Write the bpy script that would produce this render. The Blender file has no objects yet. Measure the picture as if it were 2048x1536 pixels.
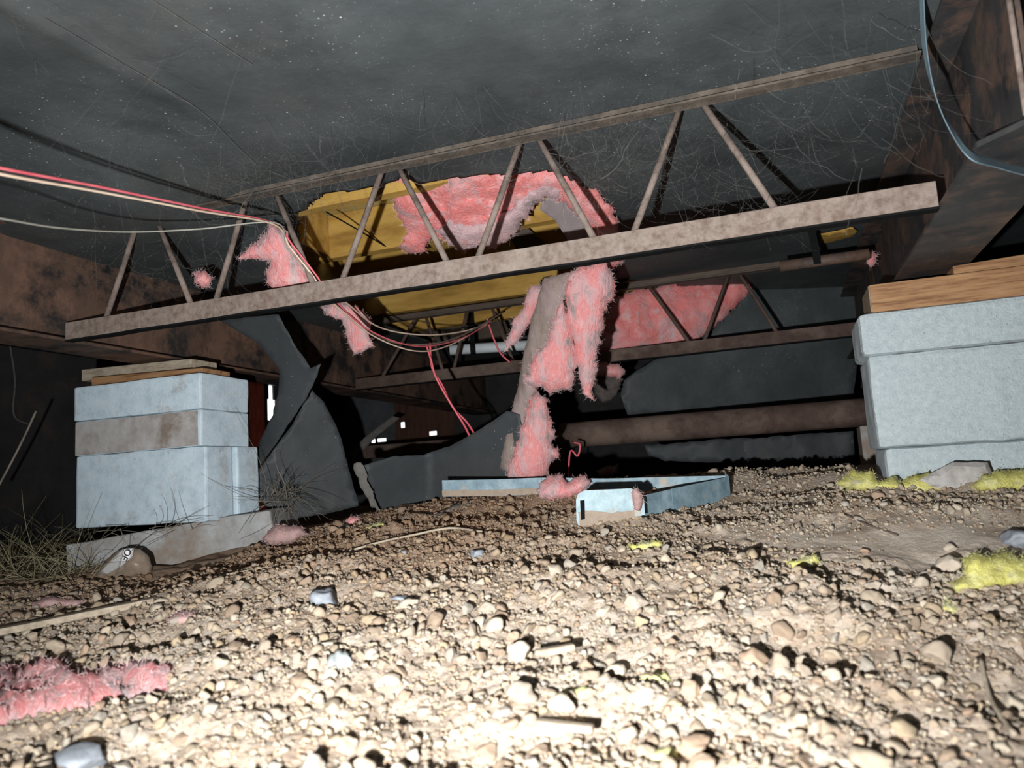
import bpy, bmesh, math, random
import numpy as np
from mathutils import Vector, Matrix
from mathutils.geometry import delaunay_2d_cdt

random.seed(7); rng = np.random.default_rng(7)
S = bpy.context.scene
COL = S.collection

# ------------------------------------------------------------------ camera
F = 1540.0                      # focal length in pixels of a 2048 x 1536 frame
YAW, PITCH, ROLL = (math.radians(a) for a in (19.0, 7.0, 3.5))
H = 0.30                        # height of the lens above the zero level
FW = np.array([-math.sin(YAW)*math.cos(PITCH), math.cos(YAW)*math.cos(PITCH), math.sin(PITCH)])
_r = np.array([math.cos(YAW), math.sin(YAW), 0.0]); _u = np.cross(_r, FW)
RT = math.cos(ROLL)*_r - math.sin(ROLL)*_u
UP = math.cos(ROLL)*_u + math.sin(ROLL)*_r
CAM = np.array([0.0, 0.0, H])
cd = bpy.data.cameras.new('camera'); cam = bpy.data.objects.new('camera', cd); COL.objects.link(cam)
cam.matrix_world = Matrix(((RT[0], UP[0], -FW[0], CAM[0]), (RT[1], UP[1], -FW[1], CAM[1]), (RT[2], UP[2], -FW[2], CAM[2]), (0, 0, 0, 1)))
cd.sensor_width = 36.0; cd.lens = 36.0*F/2048; cd.clip_start = 0.02; cd.clip_end = 60
cd.dof.use_dof = True; cd.dof.focus_distance = 1.85; cd.dof.aperture_fstop = 5.2
S.camera = cam

# ------------------------------------------------------------------ daylight outside, torch beside the lens
W = bpy.data.worlds.new('world'); S.world = W; W.use_nodes = True
W.node_tree.nodes['Background'].inputs[0].default_value = (0.95, 0.97, 1.0, 1)
W.node_tree.nodes['Background'].inputs[1].default_value = 2.0
ld = bpy.data.lights.new('torch', 'SPOT'); torch = bpy.data.objects.new('torch', ld); COL.objects.link(torch)
ld.energy = 214.0; ld.color = (0.97, 0.99, 1.0); ld.shadow_soft_size = 0.009
ld.spot_size = math.radians(122); ld.spot_blend = 1.0
tp = CAM - RT*0.13 - UP*0.095
torch.location = tp
aim = FW + RT*(1170-1024)/F + UP*(768-400)/F
torch.rotation_euler = Vector(aim).to_track_quat('-Z', 'Y').to_euler()
S.view_settings.view_transform = 'Standard'; S.view_settings.look = 'None'
S.view_settings.exposure = 0.0; S.view_settings.gamma = 1.0; S.view_settings.use_curve_mapping = False

# ------------------------------------------------------------------ rays
def ray(px, py): return FW + RT*(px-1024)/F + UP*(768-py)/F
def D(px, py, d): return CAM + ray(px, py)*d
def PZ(px, py, z): r = ray(px, py); return CAM + r*((z-H)/r[2])
def PY(px, py, y): r = ray(px, py); return CAM + r*(y/r[1])
def PX(px, py, x): r = ray(px, py); return CAM + r*(x/r[0])
def proj(p):
    p = np.asarray(p, float) - CAM; z = p@FW
    return 1024 + F*(p@RT)/z, 768 - F*(p@UP)/z, z

# ------------------------------------------------------------------ noise
_perm = np.random.default_rng(11).random(65536)
def _h(i, j, k): return _perm[(i*73856093 ^ j*19349663 ^ k*83492791) & 65535]
def vn(x, y, z=0.0):
    x, y, z = np.broadcast_arrays(np.asarray(x, float), np.asarray(y, float), np.asarray(z, float))
    xi = np.floor(x).astype(np.int64); yi = np.floor(y).astype(np.int64); zi = np.floor(z).astype(np.int64)
    fx, fy, fz = x-xi, y-yi, z-zi
    fx, fy, fz = (t*t*(3-2*t) for t in (fx, fy, fz))
    r = 0
    for a in (0, 1):
        for b in (0, 1):
            for c in (0, 1):
                r = r + _h(xi+a, yi+b, zi+c)*(fx if a else 1-fx)*(fy if b else 1-fy)*(fz if c else 1-fz)
    return r*2-1
def fbm(x, y, z=0.0, o=4):
    s = 0; a = 1.0; t = 0
    for i in range(o):
        s = s + a*vn(np.asarray(x)*2**i+17*i, np.asarray(y)*2**i+5*i, np.asarray(z)*2**i); t += a; a *= 0.5
    return s/t

# ------------------------------------------------------------------ materials
MATS = {}
def mat(name, cols, scale=8.0, detail=6, rough=0.85, bump=0.3, bscale=60.0, patch=None, pscale=3.0, pthr=(0.5, 0.62), metal=0.0, spec=0.3, stretch=(1, 1, 1), attr=None, specks=None, bdist=0.004, trans=0.0, band=None):
    m = bpy.data.materials.new(name); m.use_nodes = True; MATS[name] = m
    nt = m.node_tree; N = nt.nodes; L = nt.links
    b = N['Principled BSDF']; b.inputs['Roughness'].default_value = rough; b.inputs['Metallic'].default_value = metal
    b.inputs['Specular IOR Level'].default_value = spec
    tc = N.new('ShaderNodeTexCoord'); mp = N.new('ShaderNodeMapping'); mp.inputs['Scale'].default_value = stretch
    L.new(tc.outputs['Object'], mp.inputs[0]); V = mp.outputs[0]
    n = N.new('ShaderNodeTexNoise'); n.inputs['Scale'].default_value = scale; n.inputs['Detail'].default_value = detail; n.inputs['Roughness'].default_value = 0.65
    L.new(V, n.inputs['Vector'])
    cr = N.new('ShaderNodeValToRGB'); e = cr.color_ramp.elements
    k = len(cols)
    while len(e) < k: e.new(0.5)
    for i, c in enumerate(cols):
        e[i].position = 0.5 if k == 1 else 0.33+0.34*i/(k-1); e[i].color = (*c, 1)
    L.new(n.outputs['Fac'], cr.inputs[0]); c = cr.outputs[0]
    def mix(fac, a, bcol, mode='MIX'):
        x = N.new('ShaderNodeMix'); x.data_type = 'RGBA'; x.blend_type = mode
        if isinstance(fac, float): x.inputs[0].default_value = fac
        else: L.new(fac, x.inputs[0])
        L.new(a, x.inputs[6])
        if isinstance(bcol, tuple): x.inputs[7].default_value = (*bcol, 1)
        else: L.new(bcol, x.inputs[7])
        return x.outputs[2]
    def thr(sock, lo, hi):
        r = N.new('ShaderNodeMapRange'); r.inputs[1].default_value = lo; r.inputs[2].default_value = hi; L.new(sock, r.inputs[0]); return r.outputs[0]
    if patch:
        for q, pc in enumerate(patch if isinstance(patch[0], tuple) else [patch]):
            n2 = N.new('ShaderNodeTexNoise'); n2.inputs['Scale'].default_value = pscale*(1+0.7*q); n2.inputs['Detail'].default_value = 7; n2.inputs['Roughness'].default_value = 0.7
            mp2 = N.new('ShaderNodeMapping'); mp2.inputs['Location'].default_value = (3.1+7*q, 1.7, 5.3); mp2.inputs['Scale'].default_value = stretch
            L.new(tc.outputs['Object'], mp2.inputs[0]); L.new(mp2.outputs[0], n2.inputs['Vector'])
            c = mix(thr(n2.outputs['Fac'], *pthr), c, pc)
    if attr:
        at = N.new('ShaderNodeAttribute'); at.attribute_name = attr; c = mix(1.0, c, at.outputs['Color'], 'MULTIPLY')
    if specks:
        for sc, lim, sv in specks:
            vo = N.new('ShaderNodeTexVoronoi'); vo.inputs['Scale'].default_value = sc; vo.inputs['Randomness'].default_value = 1.0; L.new(tc.outputs['Object'], vo.inputs['Vector'])
            n3 = N.new('ShaderNodeTexNoise'); n3.inputs['Scale'].default_value = 3.0; n3.inputs['Detail'].default_value = 3; L.new(tc.outputs['Object'], n3.inputs['Vector'])
            a1 = thr(vo.outputs['Distance'], lim, lim*0.6); a2 = thr(n3.outputs['Fac'], 0.42, 0.55)
            mu = N.new('ShaderNodeMath'); mu.operation = 'MULTIPLY'; L.new(a1, mu.inputs[0]); L.new(a2, mu.inputs[1])
            c = mix(mu.outputs[0], c, sv)
    L.new(c, b.inputs['Base Color'])
    if trans:
        tr = N.new('ShaderNodeBsdfTranslucent'); L.new(c, tr.inputs['Color']); ms = N.new('ShaderNodeMixShader'); ms.inputs[0].default_value = trans
        L.new(b.outputs[0], ms.inputs[1]); L.new(tr.outputs[0], ms.inputs[2]); L.new(ms.outputs[0], N['Material Output'].inputs['Surface'])
    if bump:
        nb = N.new('ShaderNodeTexNoise'); nb.inputs['Scale'].default_value = bscale; nb.inputs['Detail'].default_value = 6; nb.inputs['Roughness'].default_value = 0.7
        L.new(V, nb.inputs['Vector'])
        bp = N.new('ShaderNodeBump'); bp.inputs['Strength'].default_value = bump; bp.inputs['Distance'].default_value = bdist
        L.new(nb.outputs['Fac'], bp.inputs['Height']); L.new(bp.outputs[0], b.inputs['Normal'])
    return m

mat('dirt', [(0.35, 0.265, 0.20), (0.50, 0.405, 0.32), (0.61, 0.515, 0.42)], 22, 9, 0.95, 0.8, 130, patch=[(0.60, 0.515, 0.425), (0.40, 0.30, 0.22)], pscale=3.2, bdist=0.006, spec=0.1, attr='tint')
mat('pebble', [(0.75, 0.72, 0.68), (0.95, 0.93, 0.9)], 60, 5, 0.85, 0.35, 260, attr='tint', bdist=0.002, spec=0.2)
mat('belly', [(0.040, 0.047, 0.049), (0.060, 0.069, 0.071), (0.082, 0.092, 0.093)], 3, 8, 0.6, 0.35, 26, patch=[(0.085, 0.082, 0.075), (0.036, 0.040, 0.040)], pscale=1.7, pthr=(0.52, 0.75), spec=0.35, specks=[(60, 0.11, (0.34, 0.34, 0.32)), (130, 0.13, (0.26, 0.26, 0.25)), (24, 0.05, (0.5, 0.5, 0.46))], bdist=0.006)
mat('sheet', [(0.040, 0.045, 0.048), (0.058, 0.064, 0.067)], 5, 6, 0.6, 0.25, 40, patch=(0.07, 0.066, 0.06), pscale=3, pthr=(0.55, 0.75), spec=0.35, specks=[(55, 0.10, (0.3, 0.28, 0.25))])
mat('torn_edge', [(0.10, 0.095, 0.085), (0.16, 0.15, 0.135)], 40, 6, 0.95, 0.6, 150)
mat('rust', [(0.145, 0.10, 0.08), (0.22, 0.17, 0.142), (0.28, 0.225, 0.19)], 60, 9, 0.9, 0.7, 210, patch=[(0.31, 0.25, 0.21), (0.16, 0.105, 0.08)], pscale=9, pthr=(0.52, 0.72), spec=0.15, bdist=0.003)
mat('rust_dark', [(0.06, 0.038, 0.03), (0.105, 0.07, 0.056)], 26, 9, 0.9, 0.5, 190, patch=(0.14, 0.10, 0.08), pscale=5, spec=0.2)
mat('chord_dusty', [(0.075, 0.06, 0.047), (0.115, 0.093, 0.075), (0.16, 0.13, 0.105)], 30, 9, 0.95, 0.6, 170, patch=(0.062, 0.058, 0.053), pscale=6, spec=0.1)
mat('rod', [(0.16, 0.12, 0.10), (0.24, 0.19, 0.16)], 30, 6, 0.85, 0.3, 200, patch=(0.09, 0.065, 0.055), pscale=9, spec=0.2)
mat('beam', [(0.016, 0.016, 0.018), (0.034, 0.033, 0.033), (0.055, 0.05, 0.048)], 6, 8, 0.6, 0.35, 60, patch=[(0.15, 0.088, 0.06), (0.095, 0.06, 0.045)], pscale=3.0, pthr=(0.51, 0.61), spec=0.35)
mat('beam_rusty', [(0.016, 0.015, 0.016), (0.04, 0.034, 0.031)], 6, 8, 0.7, 0.45, 60, patch=[(0.17, 0.095, 0.065), (0.115, 0.068, 0.048)], pscale=3.2, pthr=(0.47, 0.58), spec=0.3)
mat('concrete', [(0.47, 0.57, 0.635), (0.57, 0.68, 0.745), (0.63, 0.73, 0.78)], 30, 9, 0.9, 0.5, 220, patch=[(0.43, 0.41, 0.39), (0.30, 0.26, 0.23)], pscale=6, pthr=(0.58, 0.74), spec=0.2, bdist=0.003, specks=[(110, 0.10, (0.2, 0.2, 0.19))])
mat('concrete_dusty', [(0.33, 0.30, 0.275), (0.41, 0.385, 0.365), (0.48, 0.46, 0.45)], 25, 9, 0.95, 0.5, 200, patch=(0.24, 0.19, 0.155), pscale=6, spec=0.1, bdist=0.002)
mat('concrete_pad', [(0.26, 0.255, 0.245), (0.36, 0.365, 0.36), (0.44, 0.455, 0.46)], 12, 9, 0.95, 0.6, 160, patch=(0.26, 0.21, 0.17), pscale=4, pthr=(0.47, 0.62), spec=0.1, bdist=0.003)
mat('concrete_warm', [(0.44, 0.505, 0.525), (0.515, 0.585, 0.605), (0.59, 0.65, 0.67)], 70, 10, 0.85, 1.0, 200, patch=[(0.46, 0.45, 0.44), (0.40, 0.37, 0.34)], pscale=6, pthr=(0.60, 0.78), spec=0.35, bdist=0.005, specks=[(70, 0.10, (0.2, 0.19, 0.18)), (150, 0.12, (0.72, 0.78, 0.8))])  # bright specks put the surface sparkle into the colour; dark ones are pits
mat('wood', [(0.15, 0.065, 0.028), (0.32, 0.17, 0.08), (0.40, 0.235, 0.115)], 9, 6, 0.7, 0.3, 40, stretch=(1.0, 9, 14), spec=0.3)
mat('wood_end', [(0.20, 0.15, 0.10), (0.30, 0.23, 0.15)], 50, 6, 0.9, 0.3, 90)
mat('wood_grey', [(0.24, 0.19, 0.14), (0.38, 0.31, 0.23), (0.47, 0.40, 0.31)], 20, 6, 0.9, 0.4, 90, stretch=(1, 4, 4))
mat('pink', [(0.48, 0.38, 0.38), (0.78, 0.46, 0.46), (0.90, 0.32, 0.31), (0.88, 0.55, 0.53)], 17, 9, 1.0, 1.0, 120, patch=[(0.64, 0.51, 0.50), (0.36, 0.31, 0.30)], pscale=9, pthr=(0.54, 0.66), stretch=(1.5, 1.5, 0.55), spec=0.05, bdist=0.008)
mat('pink_red', [(0.62, 0.42, 0.42), (0.92, 0.38, 0.37), (0.95, 0.27, 0.25), (0.92, 0.55, 0.54)], 12, 9, 1.0, 1.0, 110, patch=[(0.82, 0.60, 0.60), (0.55, 0.45, 0.45)], pscale=8, pthr=(0.57, 0.70), spec=0.05, bdist=0.008)
mat('pink_pale', [(0.44, 0.35, 0.36), (0.66, 0.45, 0.46), (0.74, 0.56, 0.56)], 26, 8, 1.0, 0.9, 140, patch=[(0.78, 0.40, 0.39), (0.30, 0.27, 0.27)], pscale=9, pthr=(0.54, 0.66), spec=0.05, bdist=0.008)
mat('pink_fibre', [(0.72, 0.46, 0.45), (0.78, 0.60, 0.58)], 20, 2, 1.0, 0.0, spec=0.05)
mat('pink_dirty', [(0.30, 0.22, 0.20), (0.48, 0.30, 0.28), (0.52, 0.36, 0.34)], 25, 8, 1.0, 0.8, 120, spec=0.05, bdist=0.006)
mat('kraft', [(0.17, 0.125, 0.105), (0.235, 0.185, 0.16), (0.28, 0.23, 0.20)], 9, 6, 0.9, 0.4, 60, patch=(0.30, 0.23, 0.22), pscale=5, stretch=(4, 4, 1), spec=0.15)
mat('facing_grey', [(0.20, 0.165, 0.165), (0.30, 0.25, 0.25)], 6, 6, 0.85, 0.4, 40, spec=0.2)
mat('grey_clump', [(0.06, 0.05, 0.046), (0.12, 0.10, 0.09)], 30, 8, 1, 0.8, 90)
mat('yellow_wool', [(0.46, 0.42, 0.14), (0.76, 0.70, 0.20), (0.88, 0.84, 0.40)], 28, 8, 1.0, 0.9, 130, patch=(0.42, 0.40, 0.33), pscale=12, pthr=(0.56, 0.68), spec=0.05, bdist=0.008)
mat('yellow_fibre', [(0.66, 0.62, 0.28), (0.74, 0.71, 0.40)], 20, 2, 1.0, 0.0, spec=0.05)
mat('joist', [(0.30, 0.165, 0.035), (0.45, 0.265, 0.06), (0.54, 0.34, 0.09)], 4, 6, 0.75, 0.2, 40, stretch=(1, 5, 5), spec=0.25)
mat('deck', [(0.36, 0.27, 0.085), (0.46, 0.37, 0.14)], 6, 6, 0.8, 0.2, 50, spec=0.2)
mat('old_wood', [(0.075, 0.055, 0.042), (0.12, 0.09, 0.07)], 10, 6, 0.9, 0.3, 60, stretch=(1, 6, 6))
mat('galv', [(0.12, 0.18, 0.215), (0.18, 0.26, 0.30), (0.26, 0.34, 0.375)], 30, 7, 0.55, 0.25, 160, patch=(0.36, 0.29, 0.22), pscale=14, pthr=(0.58, 0.7), metal=0.15, spec=0.5)
mat('galv_light', [(0.25, 0.35, 0.385), (0.34, 0.45, 0.485), (0.43, 0.53, 0.56)], 40, 7, 0.55, 0.3, 160, patch=(0.42, 0.34, 0.26), pscale=12, pthr=(0.60, 0.7), metal=0.05, spec=0.5)
mat('dust', [(0.30, 0.235, 0.18), (0.38, 0.30, 0.235)], 60, 7, 1, 0.6, 200)
mat('strap', [(0.15, 0.22, 0.26), (0.21, 0.30, 0.35)], 30, 6, 0.5, 0.15, 120, metal=0.1, spec=0.5)
mat('red_wire', [(0.62, 0.10, 0.13), (0.70, 0.16, 0.18)], 30, 3, 0.5, 0.0)
mat('cream_wire', [(0.62, 0.45, 0.34), (0.70, 0.55, 0.42)], 30, 3, 0.6, 0.0)
mat('grey_wire', [(0.27, 0.26, 0.22), (0.34, 0.33, 0.28)], 30, 3, 0.7, 0.0)
mat('dusty_wire', [(0.11, 0.085, 0.065), (0.18, 0.14, 0.11)], 60, 3, 0.9, 0.0)
mat('pvc', [(0.62, 0.68, 0.70), (0.72, 0.77, 0.78)], 10, 4, 0.5, 0.0)
mat('black', [(0.006, 0.006, 0.006), (0.012, 0.012, 0.012)], 10, 3, 0.95, 0.0, spec=0.05)
mat('web', [(0.10, 0.095, 0.085), (0.17, 0.16, 0.145)], 40, 3, 1.0, 0.0, spec=0.05)
mat('grass', [(0.20, 0.185, 0.10), (0.34, 0.30, 0.18), (0.42, 0.36, 0.24)], 30, 3, 0.8, 0.0)
mat('dry_grass', [(0.13, 0.115, 0.09), (0.23, 0.20, 0.16)], 30, 3, 0.9, 0.0)
mat('bag', [(0.20, 0.15, 0.11), (0.32, 0.25, 0.19)], 25, 6, 0.35, 0.4, 40, spec=0.5)
mat('bag_label', [(0.50, 0.49, 0.48), (0.62, 0.61, 0.60)], 25, 5, 0.35, 0.3, 50, spec=0.5)
mat('ink', [(0.03, 0.03, 0.035), (0.05, 0.05, 0.055)], 10, 2, 0.6, 0.0)
mat('skirting', [(0.022, 0.022, 0.023), (0.045, 0.042, 0.041)], 5, 7, 0.9, 0.4, 50, patch=(0.075, 0.052, 0.042), pscale=2.4, pthr=(0.56, 0.7))
mat('skirting_red', [(0.16, 0.065, 0.05), (0.30, 0.14, 0.11)], 12, 7, 0.8, 0.3, 60, stretch=(6, 6, 1), trans=0.45)
mat('skirting_rust', [(0.06, 0.03, 0.022), (0.13, 0.06, 0.04)], 6, 7, 0.8, 0.3, 60, stretch=(6, 6, 1), trans=0.25)
mat('skirting_grey', [(0.05, 0.052, 0.055), (0.085, 0.09, 0.095)], 9, 7, 0.8, 0.3, 60)
mat('stone_grey', [(0.22, 0.235, 0.26), (0.32, 0.34, 0.37)], 60, 8, 0.9, 0.5, 260)
mat('leaf', [(0.50, 0.50, 0.20), (0.62, 0.60, 0.30)], 40, 4, 0.9, 0.2, 80)
mat('foil', [(0.40, 0.43, 0.43), (0.58, 0.60, 0.58)], 60, 6, 0.35, 0.4, 90, spec=0.6)

# ------------------------------------------------------------------ object helpers
WL = {}
def tag(o, label=None, cat=None, group=None, kind=None):
    if label: o['label'] = label
    if cat: o['category'] = cat
    if group: o['group'] = group
    if kind: o['kind'] = kind
    return o
def link(o, world, parent):
    COL.objects.link(o); WL[o.name] = np.array(world, float)
    if parent is not None:
        o.parent = parent; o.location = tuple(np.array(world)-WL[parent.name])
    else: o.location = tuple(world)
    return o
def empty(name, loc, label=None, cat=None, group=None, kind=None):
    o = bpy.data.objects.new(name, None); o.empty_display_size = 0.05
    return tag(link(o, loc, None), label, cat, group, kind)
def mobj(name, verts, faces, m, parent=None, smooth=False, origin=None, **tags):
    v = np.asarray(verts, float).reshape(-1, 3)
    if origin is None:
        lo, hi = v.min(0), v.max(0); origin = np.array([(lo[0]+hi[0])/2, (lo[1]+hi[1])/2, lo[2]])
    me = bpy.data.meshes.new(name)
    v = v-origin
    if isinstance(faces, np.ndarray):
        k = faces.shape[1]; n = len(faces)
        me.vertices.add(len(v)); me.vertices.foreach_set('co', v.astype(np.float32).ravel())
        me.loops.add(n*k); me.loops.foreach_set('vertex_index', faces.astype(np.int32).ravel())
        me.polygons.add(n); me.polygons.foreach_set('loop_start', np.arange(0, n*k, k, dtype=np.int32))
        me.update(calc_edges=True); me.validate()
    else:
        me.from_pydata(v.tolist(), [], [list(f) for f in faces]); me.update()
    if smooth:
        me.polygons.foreach_set('use_smooth', np.ones(len(me.polygons), bool))
    me.materials.append(MATS[m] if isinstance(m, str) else m)
    o = bpy.data.objects.new(name, me)
    return tag(link(o, origin, parent), **tags)
def bm_obj(name, bm, m, parent=None, smooth=False, **tags):
    bmesh.ops.recalc_face_normals(bm, faces=bm.faces)
    bm.verts.index_update()
    v = np.array([x.co[:] for x in bm.verts]); f = [[q.index for q in g.verts] for g in bm.faces]
    bm.free()
    return mobj(name, v, f, m, parent, smooth, **tags)
def bm_box(lo, hi, bevel=0.0, cuts=0, noise=0.0, rotz=0.0, tilt=(0, 0), seed=0, seg=2):
    bm = bmesh.new(); bmesh.ops.create_cube(bm, size=1.0)
    lo = np.array(lo); hi = np.array(hi); c = (lo+hi)/2; s = hi-lo
    for v in bm.verts: v.co = Vector((v.co.x*s[0], v.co.y*s[1], v.co.z*s[2]))
    if cuts: bmesh.ops.subdivide_edges(bm, edges=bm.edges[:], cuts=cuts, use_grid_fill=True)
    if bevel:
        sharp = [e for e in bm.edges if len(e.link_faces) == 2 and e.calc_face_angle() > 0.5]
        bmesh.ops.bevel(bm, geom=sharp, offset=bevel, segments=seg, profile=0.6, affect='EDGES')
    if noise:
        for v in bm.verts:
            p = np.array(v.co)*22+seed*3.7
            v.co += Vector((float(vn(p[0], p[1], p[2])), float(vn(p[0]+9, p[1], p[2])), float(vn(p[0], p[1]+9, p[2]))))*noise
    M = Matrix.Translation(Vector(c)) @ Matrix.Rotation(rotz, 4, 'Z') @ Matrix.Rotation(tilt[0], 4, 'X') @ Matrix.Rotation(tilt[1], 4, 'Y')
    bm.transform(M)
    return bm
def box(name, lo, hi, m, parent=None, **k):
    tags = {a: k.pop(a) for a in ('label', 'cat', 'group', 'kind') if a in k}
    smooth = k.pop('smooth', False)
    return bm_obj(name, bm_box(lo, hi, **k), m, parent, smooth, **tags)
def smooth_path(pts, n=8):
    p = np.asarray(pts, float)
    q = np.vstack([2*p[0]-p[1], p, 2*p[-1]-p[-2]]); out = []
    for i in range(1, len(q)-2):
        for t in np.linspace(0, 1, n, endpoint=False):
            a, b, c, d = q[i-1], q[i], q[i+1], q[i+2]
            out.append(0.5*((2*b)+(-a+c)*t+(2*a-5*b+4*c-d)*t*t+(-a+3*b-3*c+d)*t**3))
    out.append(p[-1]); return np.array(out)
def tube_geo(pts, r, k=8, cap=True):
    p = np.asarray(pts, float); n = len(p); r = np.broadcast_to(np.asarray(r, float), (n,))
    t = np.gradient(p, axis=0); t /= np.linalg.norm(t, axis=1)[:, None]+1e-12
    ref = np.array([0.31, 0.17, 0.93]); ref = ref if abs(t.mean(0)@ref) < 0.9 else np.array([0.9, 0.2, 0.1])
    a = np.cross(t, ref); a /= np.linalg.norm(a, axis=1)[:, None]; b = np.cross(t, a)
    ang = np.linspace(0, 2*np.pi, k, endpoint=False)
    v = p[:, None, :] + r[:, None, None]*(a[:, None, :]*np.cos(ang)[None, :, None] + b[:, None, :]*np.sin(ang)[None, :, None])
    f = [(i*k+j, i*k+(j+1) % k, (i+1)*k+(j+1) % k, (i+1)*k+j) for i in range(n-1) for j in range(k)]
    if cap: f += [tuple(range(k))[::-1], tuple((n-1)*k+j for j in range(k))]
    return v.reshape(-1, 3), f
def tube(name, pts, r, m, parent=None, k=8, **tags):
    v, f = tube_geo(pts, r, k); return mobj(name, v, f, m, parent, True, **tags)
def joined(parts):
    V = []; Fc = []; o = 0
    for v, f in parts:
        V.append(v); Fc += [tuple(i+o for i in g) for g in f]; o += len(v)
    return np.vstack(V), Fc
def ribbon_geo(pts, wvec, th=0.0012):
    """flat strap swept along a path: wvec gives the half width vector at each point"""
    p = np.asarray(pts, float); w = np.broadcast_to(np.asarray(wvec, float), p.shape)
    t = np.gradient(p, axis=0); nrm = np.cross(t, w); nrm /= np.linalg.norm(nrm, axis=1)[:, None]+1e-12
    ring = np.stack([p+w+nrm*th/2, p-w+nrm*th/2, p-w-nrm*th/2, p+w-nrm*th/2], 1)
    n = len(p); f = [(i*4+j, i*4+(j+1) % 4, (i+1)*4+(j+1) % 4, (i+1)*4+j) for i in range(n-1) for j in range(4)]
    f += [(3, 2, 1, 0), tuple((n-1)*4+j for j in range(4))]
    return ring.reshape(-1, 3), f

def dens(poly, step, jag=0.0, seed=0):
    out = []; P = np.asarray(poly, float); n = len(P)
    for i in range(n):
        a, b = P[i], P[(i+1) % n]; m = max(1, int(np.linalg.norm(b-a)/step))
        for t in range(m): out.append(a+(b-a)*t/m)
    o = np.array(out)
    if jag:
        o = o+jag*np.stack([vn(o[:, 0]*0.11+seed, o[:, 1]*0.11, seed)+0.7*vn(o[:, 0]*0.33+seed, o[:, 1]*0.33, seed+3), vn(o[:, 0]*0.11+seed+50, o[:, 1]*0.11, seed)+0.7*vn(o[:, 0]*0.33, o[:, 1]*0.33+50, seed+3)], 1)
    return o
def inside(poly, pts):
    x, y = pts[:, 0], pts[:, 1]; r = np.zeros(len(pts), bool); n = len(poly)
    for i in range(n):
        x1, y1 = poly[i]; x2, y2 = poly[(i+1) % n]
        c = ((y1 > y) != (y2 > y)); xx = (x2-x1)*(y-y1)/((y2-y1) if y2 != y1 else 1e-9)+x1
        r ^= c & (x < xx)
    return r
def cdt(poly, step, jag, seed):
    o = dens(poly, step, jag, seed); lo, hi = o.min(0), o.max(0)
    gx, gy = np.meshgrid(np.arange(lo[0], hi[0], step), np.arange(lo[1], hi[1], step))
    g = np.stack([gx.ravel(), gy.ravel()], 1); g += np.random.default_rng(seed+1).uniform(-0.3, 0.3, g.shape)*step
    g = g[inside(o, g)]
    if len(g):
        dd = np.min(np.linalg.norm(g[:, None]-o[None], axis=2), axis=1); g = g[dd > step*0.55]
    a = np.vstack([o, g]) if len(g) else o
    res = delaunay_2d_cdt([Vector(p) for p in a], [], [list(range(len(o)))], 1, 1e-6)
    V = np.array([v[:] for v in res[0]]); Fc = [tuple(f) for f in res[2]]
    cnt = {}
    for f in Fc:
        for i in range(3):
            e = (f[i], f[(i+1) % 3]); cnt[e] = 1
    bd = [e for e in cnt if (e[1], e[0]) not in cnt]
    return V, Fc, bd, o
def slab(name, poly, depth, thick, m, parent=None, step=8, jag=0.0, bulge=0, edge=1.0, amp=0.0, nsc=18.0, seed=0, smooth=True, fibre=None, nf=0, flen=0.012, **tags):
    """a piece with an outline, its own distance and thickness; bulge>0 pads it like wool"""
    V, Fc, bd, o = cdt(poly, step, jag, seed)
    d = depth(V[:, 0], V[:, 1]) if callable(depth) else np.full(len(V), float(depth))
    if bulge:
        dist = np.min(np.linalg.norm(V[:, None]-o[None], axis=2), axis=1); p = edge+(1-edge)*np.sqrt(np.clip(dist/bulge, 0, 1))
    else: p = np.ones(len(V))
    R3 = FW[None]+RT[None]*((V[:, 0]-1024)/F)[:, None]+UP[None]*((768-V[:, 1])/F)[:, None]
    mid = CAM+R3*d[:, None]
    nz = fbm(mid[:, 0]*nsc+seed, mid[:, 1]*nsc, mid[:, 2]*nsc, 5)
    nz2 = fbm(mid[:, 0]*nsc*3+seed, mid[:, 1]*nsc*3, mid[:, 2]*nsc*3+7, 4)
    fr = CAM+R3*(d-thick/2*p+amp*(nz+0.5*nz2)*p)[:, None]
    bk = CAM+R3*(d+thick/2*p+amp*0.5*nz2*p)[:, None]
    n = len(V); allv = np.vstack([fr, bk])
    f = [t[::-1] for t in Fc]+[tuple(i+n for i in t) for t in Fc]+[(a, b, b+n, a+n) for a, b in bd]
    ob = mobj(name, allv, f, m, parent, smooth, **tags)
    if fibre and nf:
        g = np.random.default_rng(seed+5); idx = g.integers(0, n, nf)
        bw = np.array(sorted({e[0] for e in bd})); k = int(nf*0.45); idx[:k] = g.choice(bw, k)
        strands(name_fibres(name), fr[idx]+g.normal(0, 0.002, (nf, 3)), g, flen, fibre, ob)
    return ob
def name_fibres(n): return 'fibres'
def strands(name, base, g, ln, m, parent, wid=0.00016, down=0.0):
    n = len(base); d = g.normal(0, 1, (n, 3)); d += -FW*0.5; d[:, 2] -= down; d /= np.linalg.norm(d, axis=1)[:, None]
    L = ln*g.uniform(0.3, 1.0, n)[:, None]; cv = g.normal(0, 0.35, (n, 3))
    w = np.cross(d, FW); w /= np.linalg.norm(w, axis=1)[:, None]+1e-9; w *= wid
    p0, p1, p2 = base, base+d*L*0.5+cv*L*0.15, base+d*L+cv*L*0.6
    V = np.stack([p0-w, p0+w, p1-w*0.8, p1+w*0.8, p2], 1).reshape(-1, 3)
    b = np.arange(n)*5
    T = np.concatenate([np.stack([b, b+1, b+3], 1), np.stack([b, b+3, b+2], 1), np.stack([b+2, b+3, b+4], 1)])
    return mobj(name, V, T, m, parent, False, kind='stuff')

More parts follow.
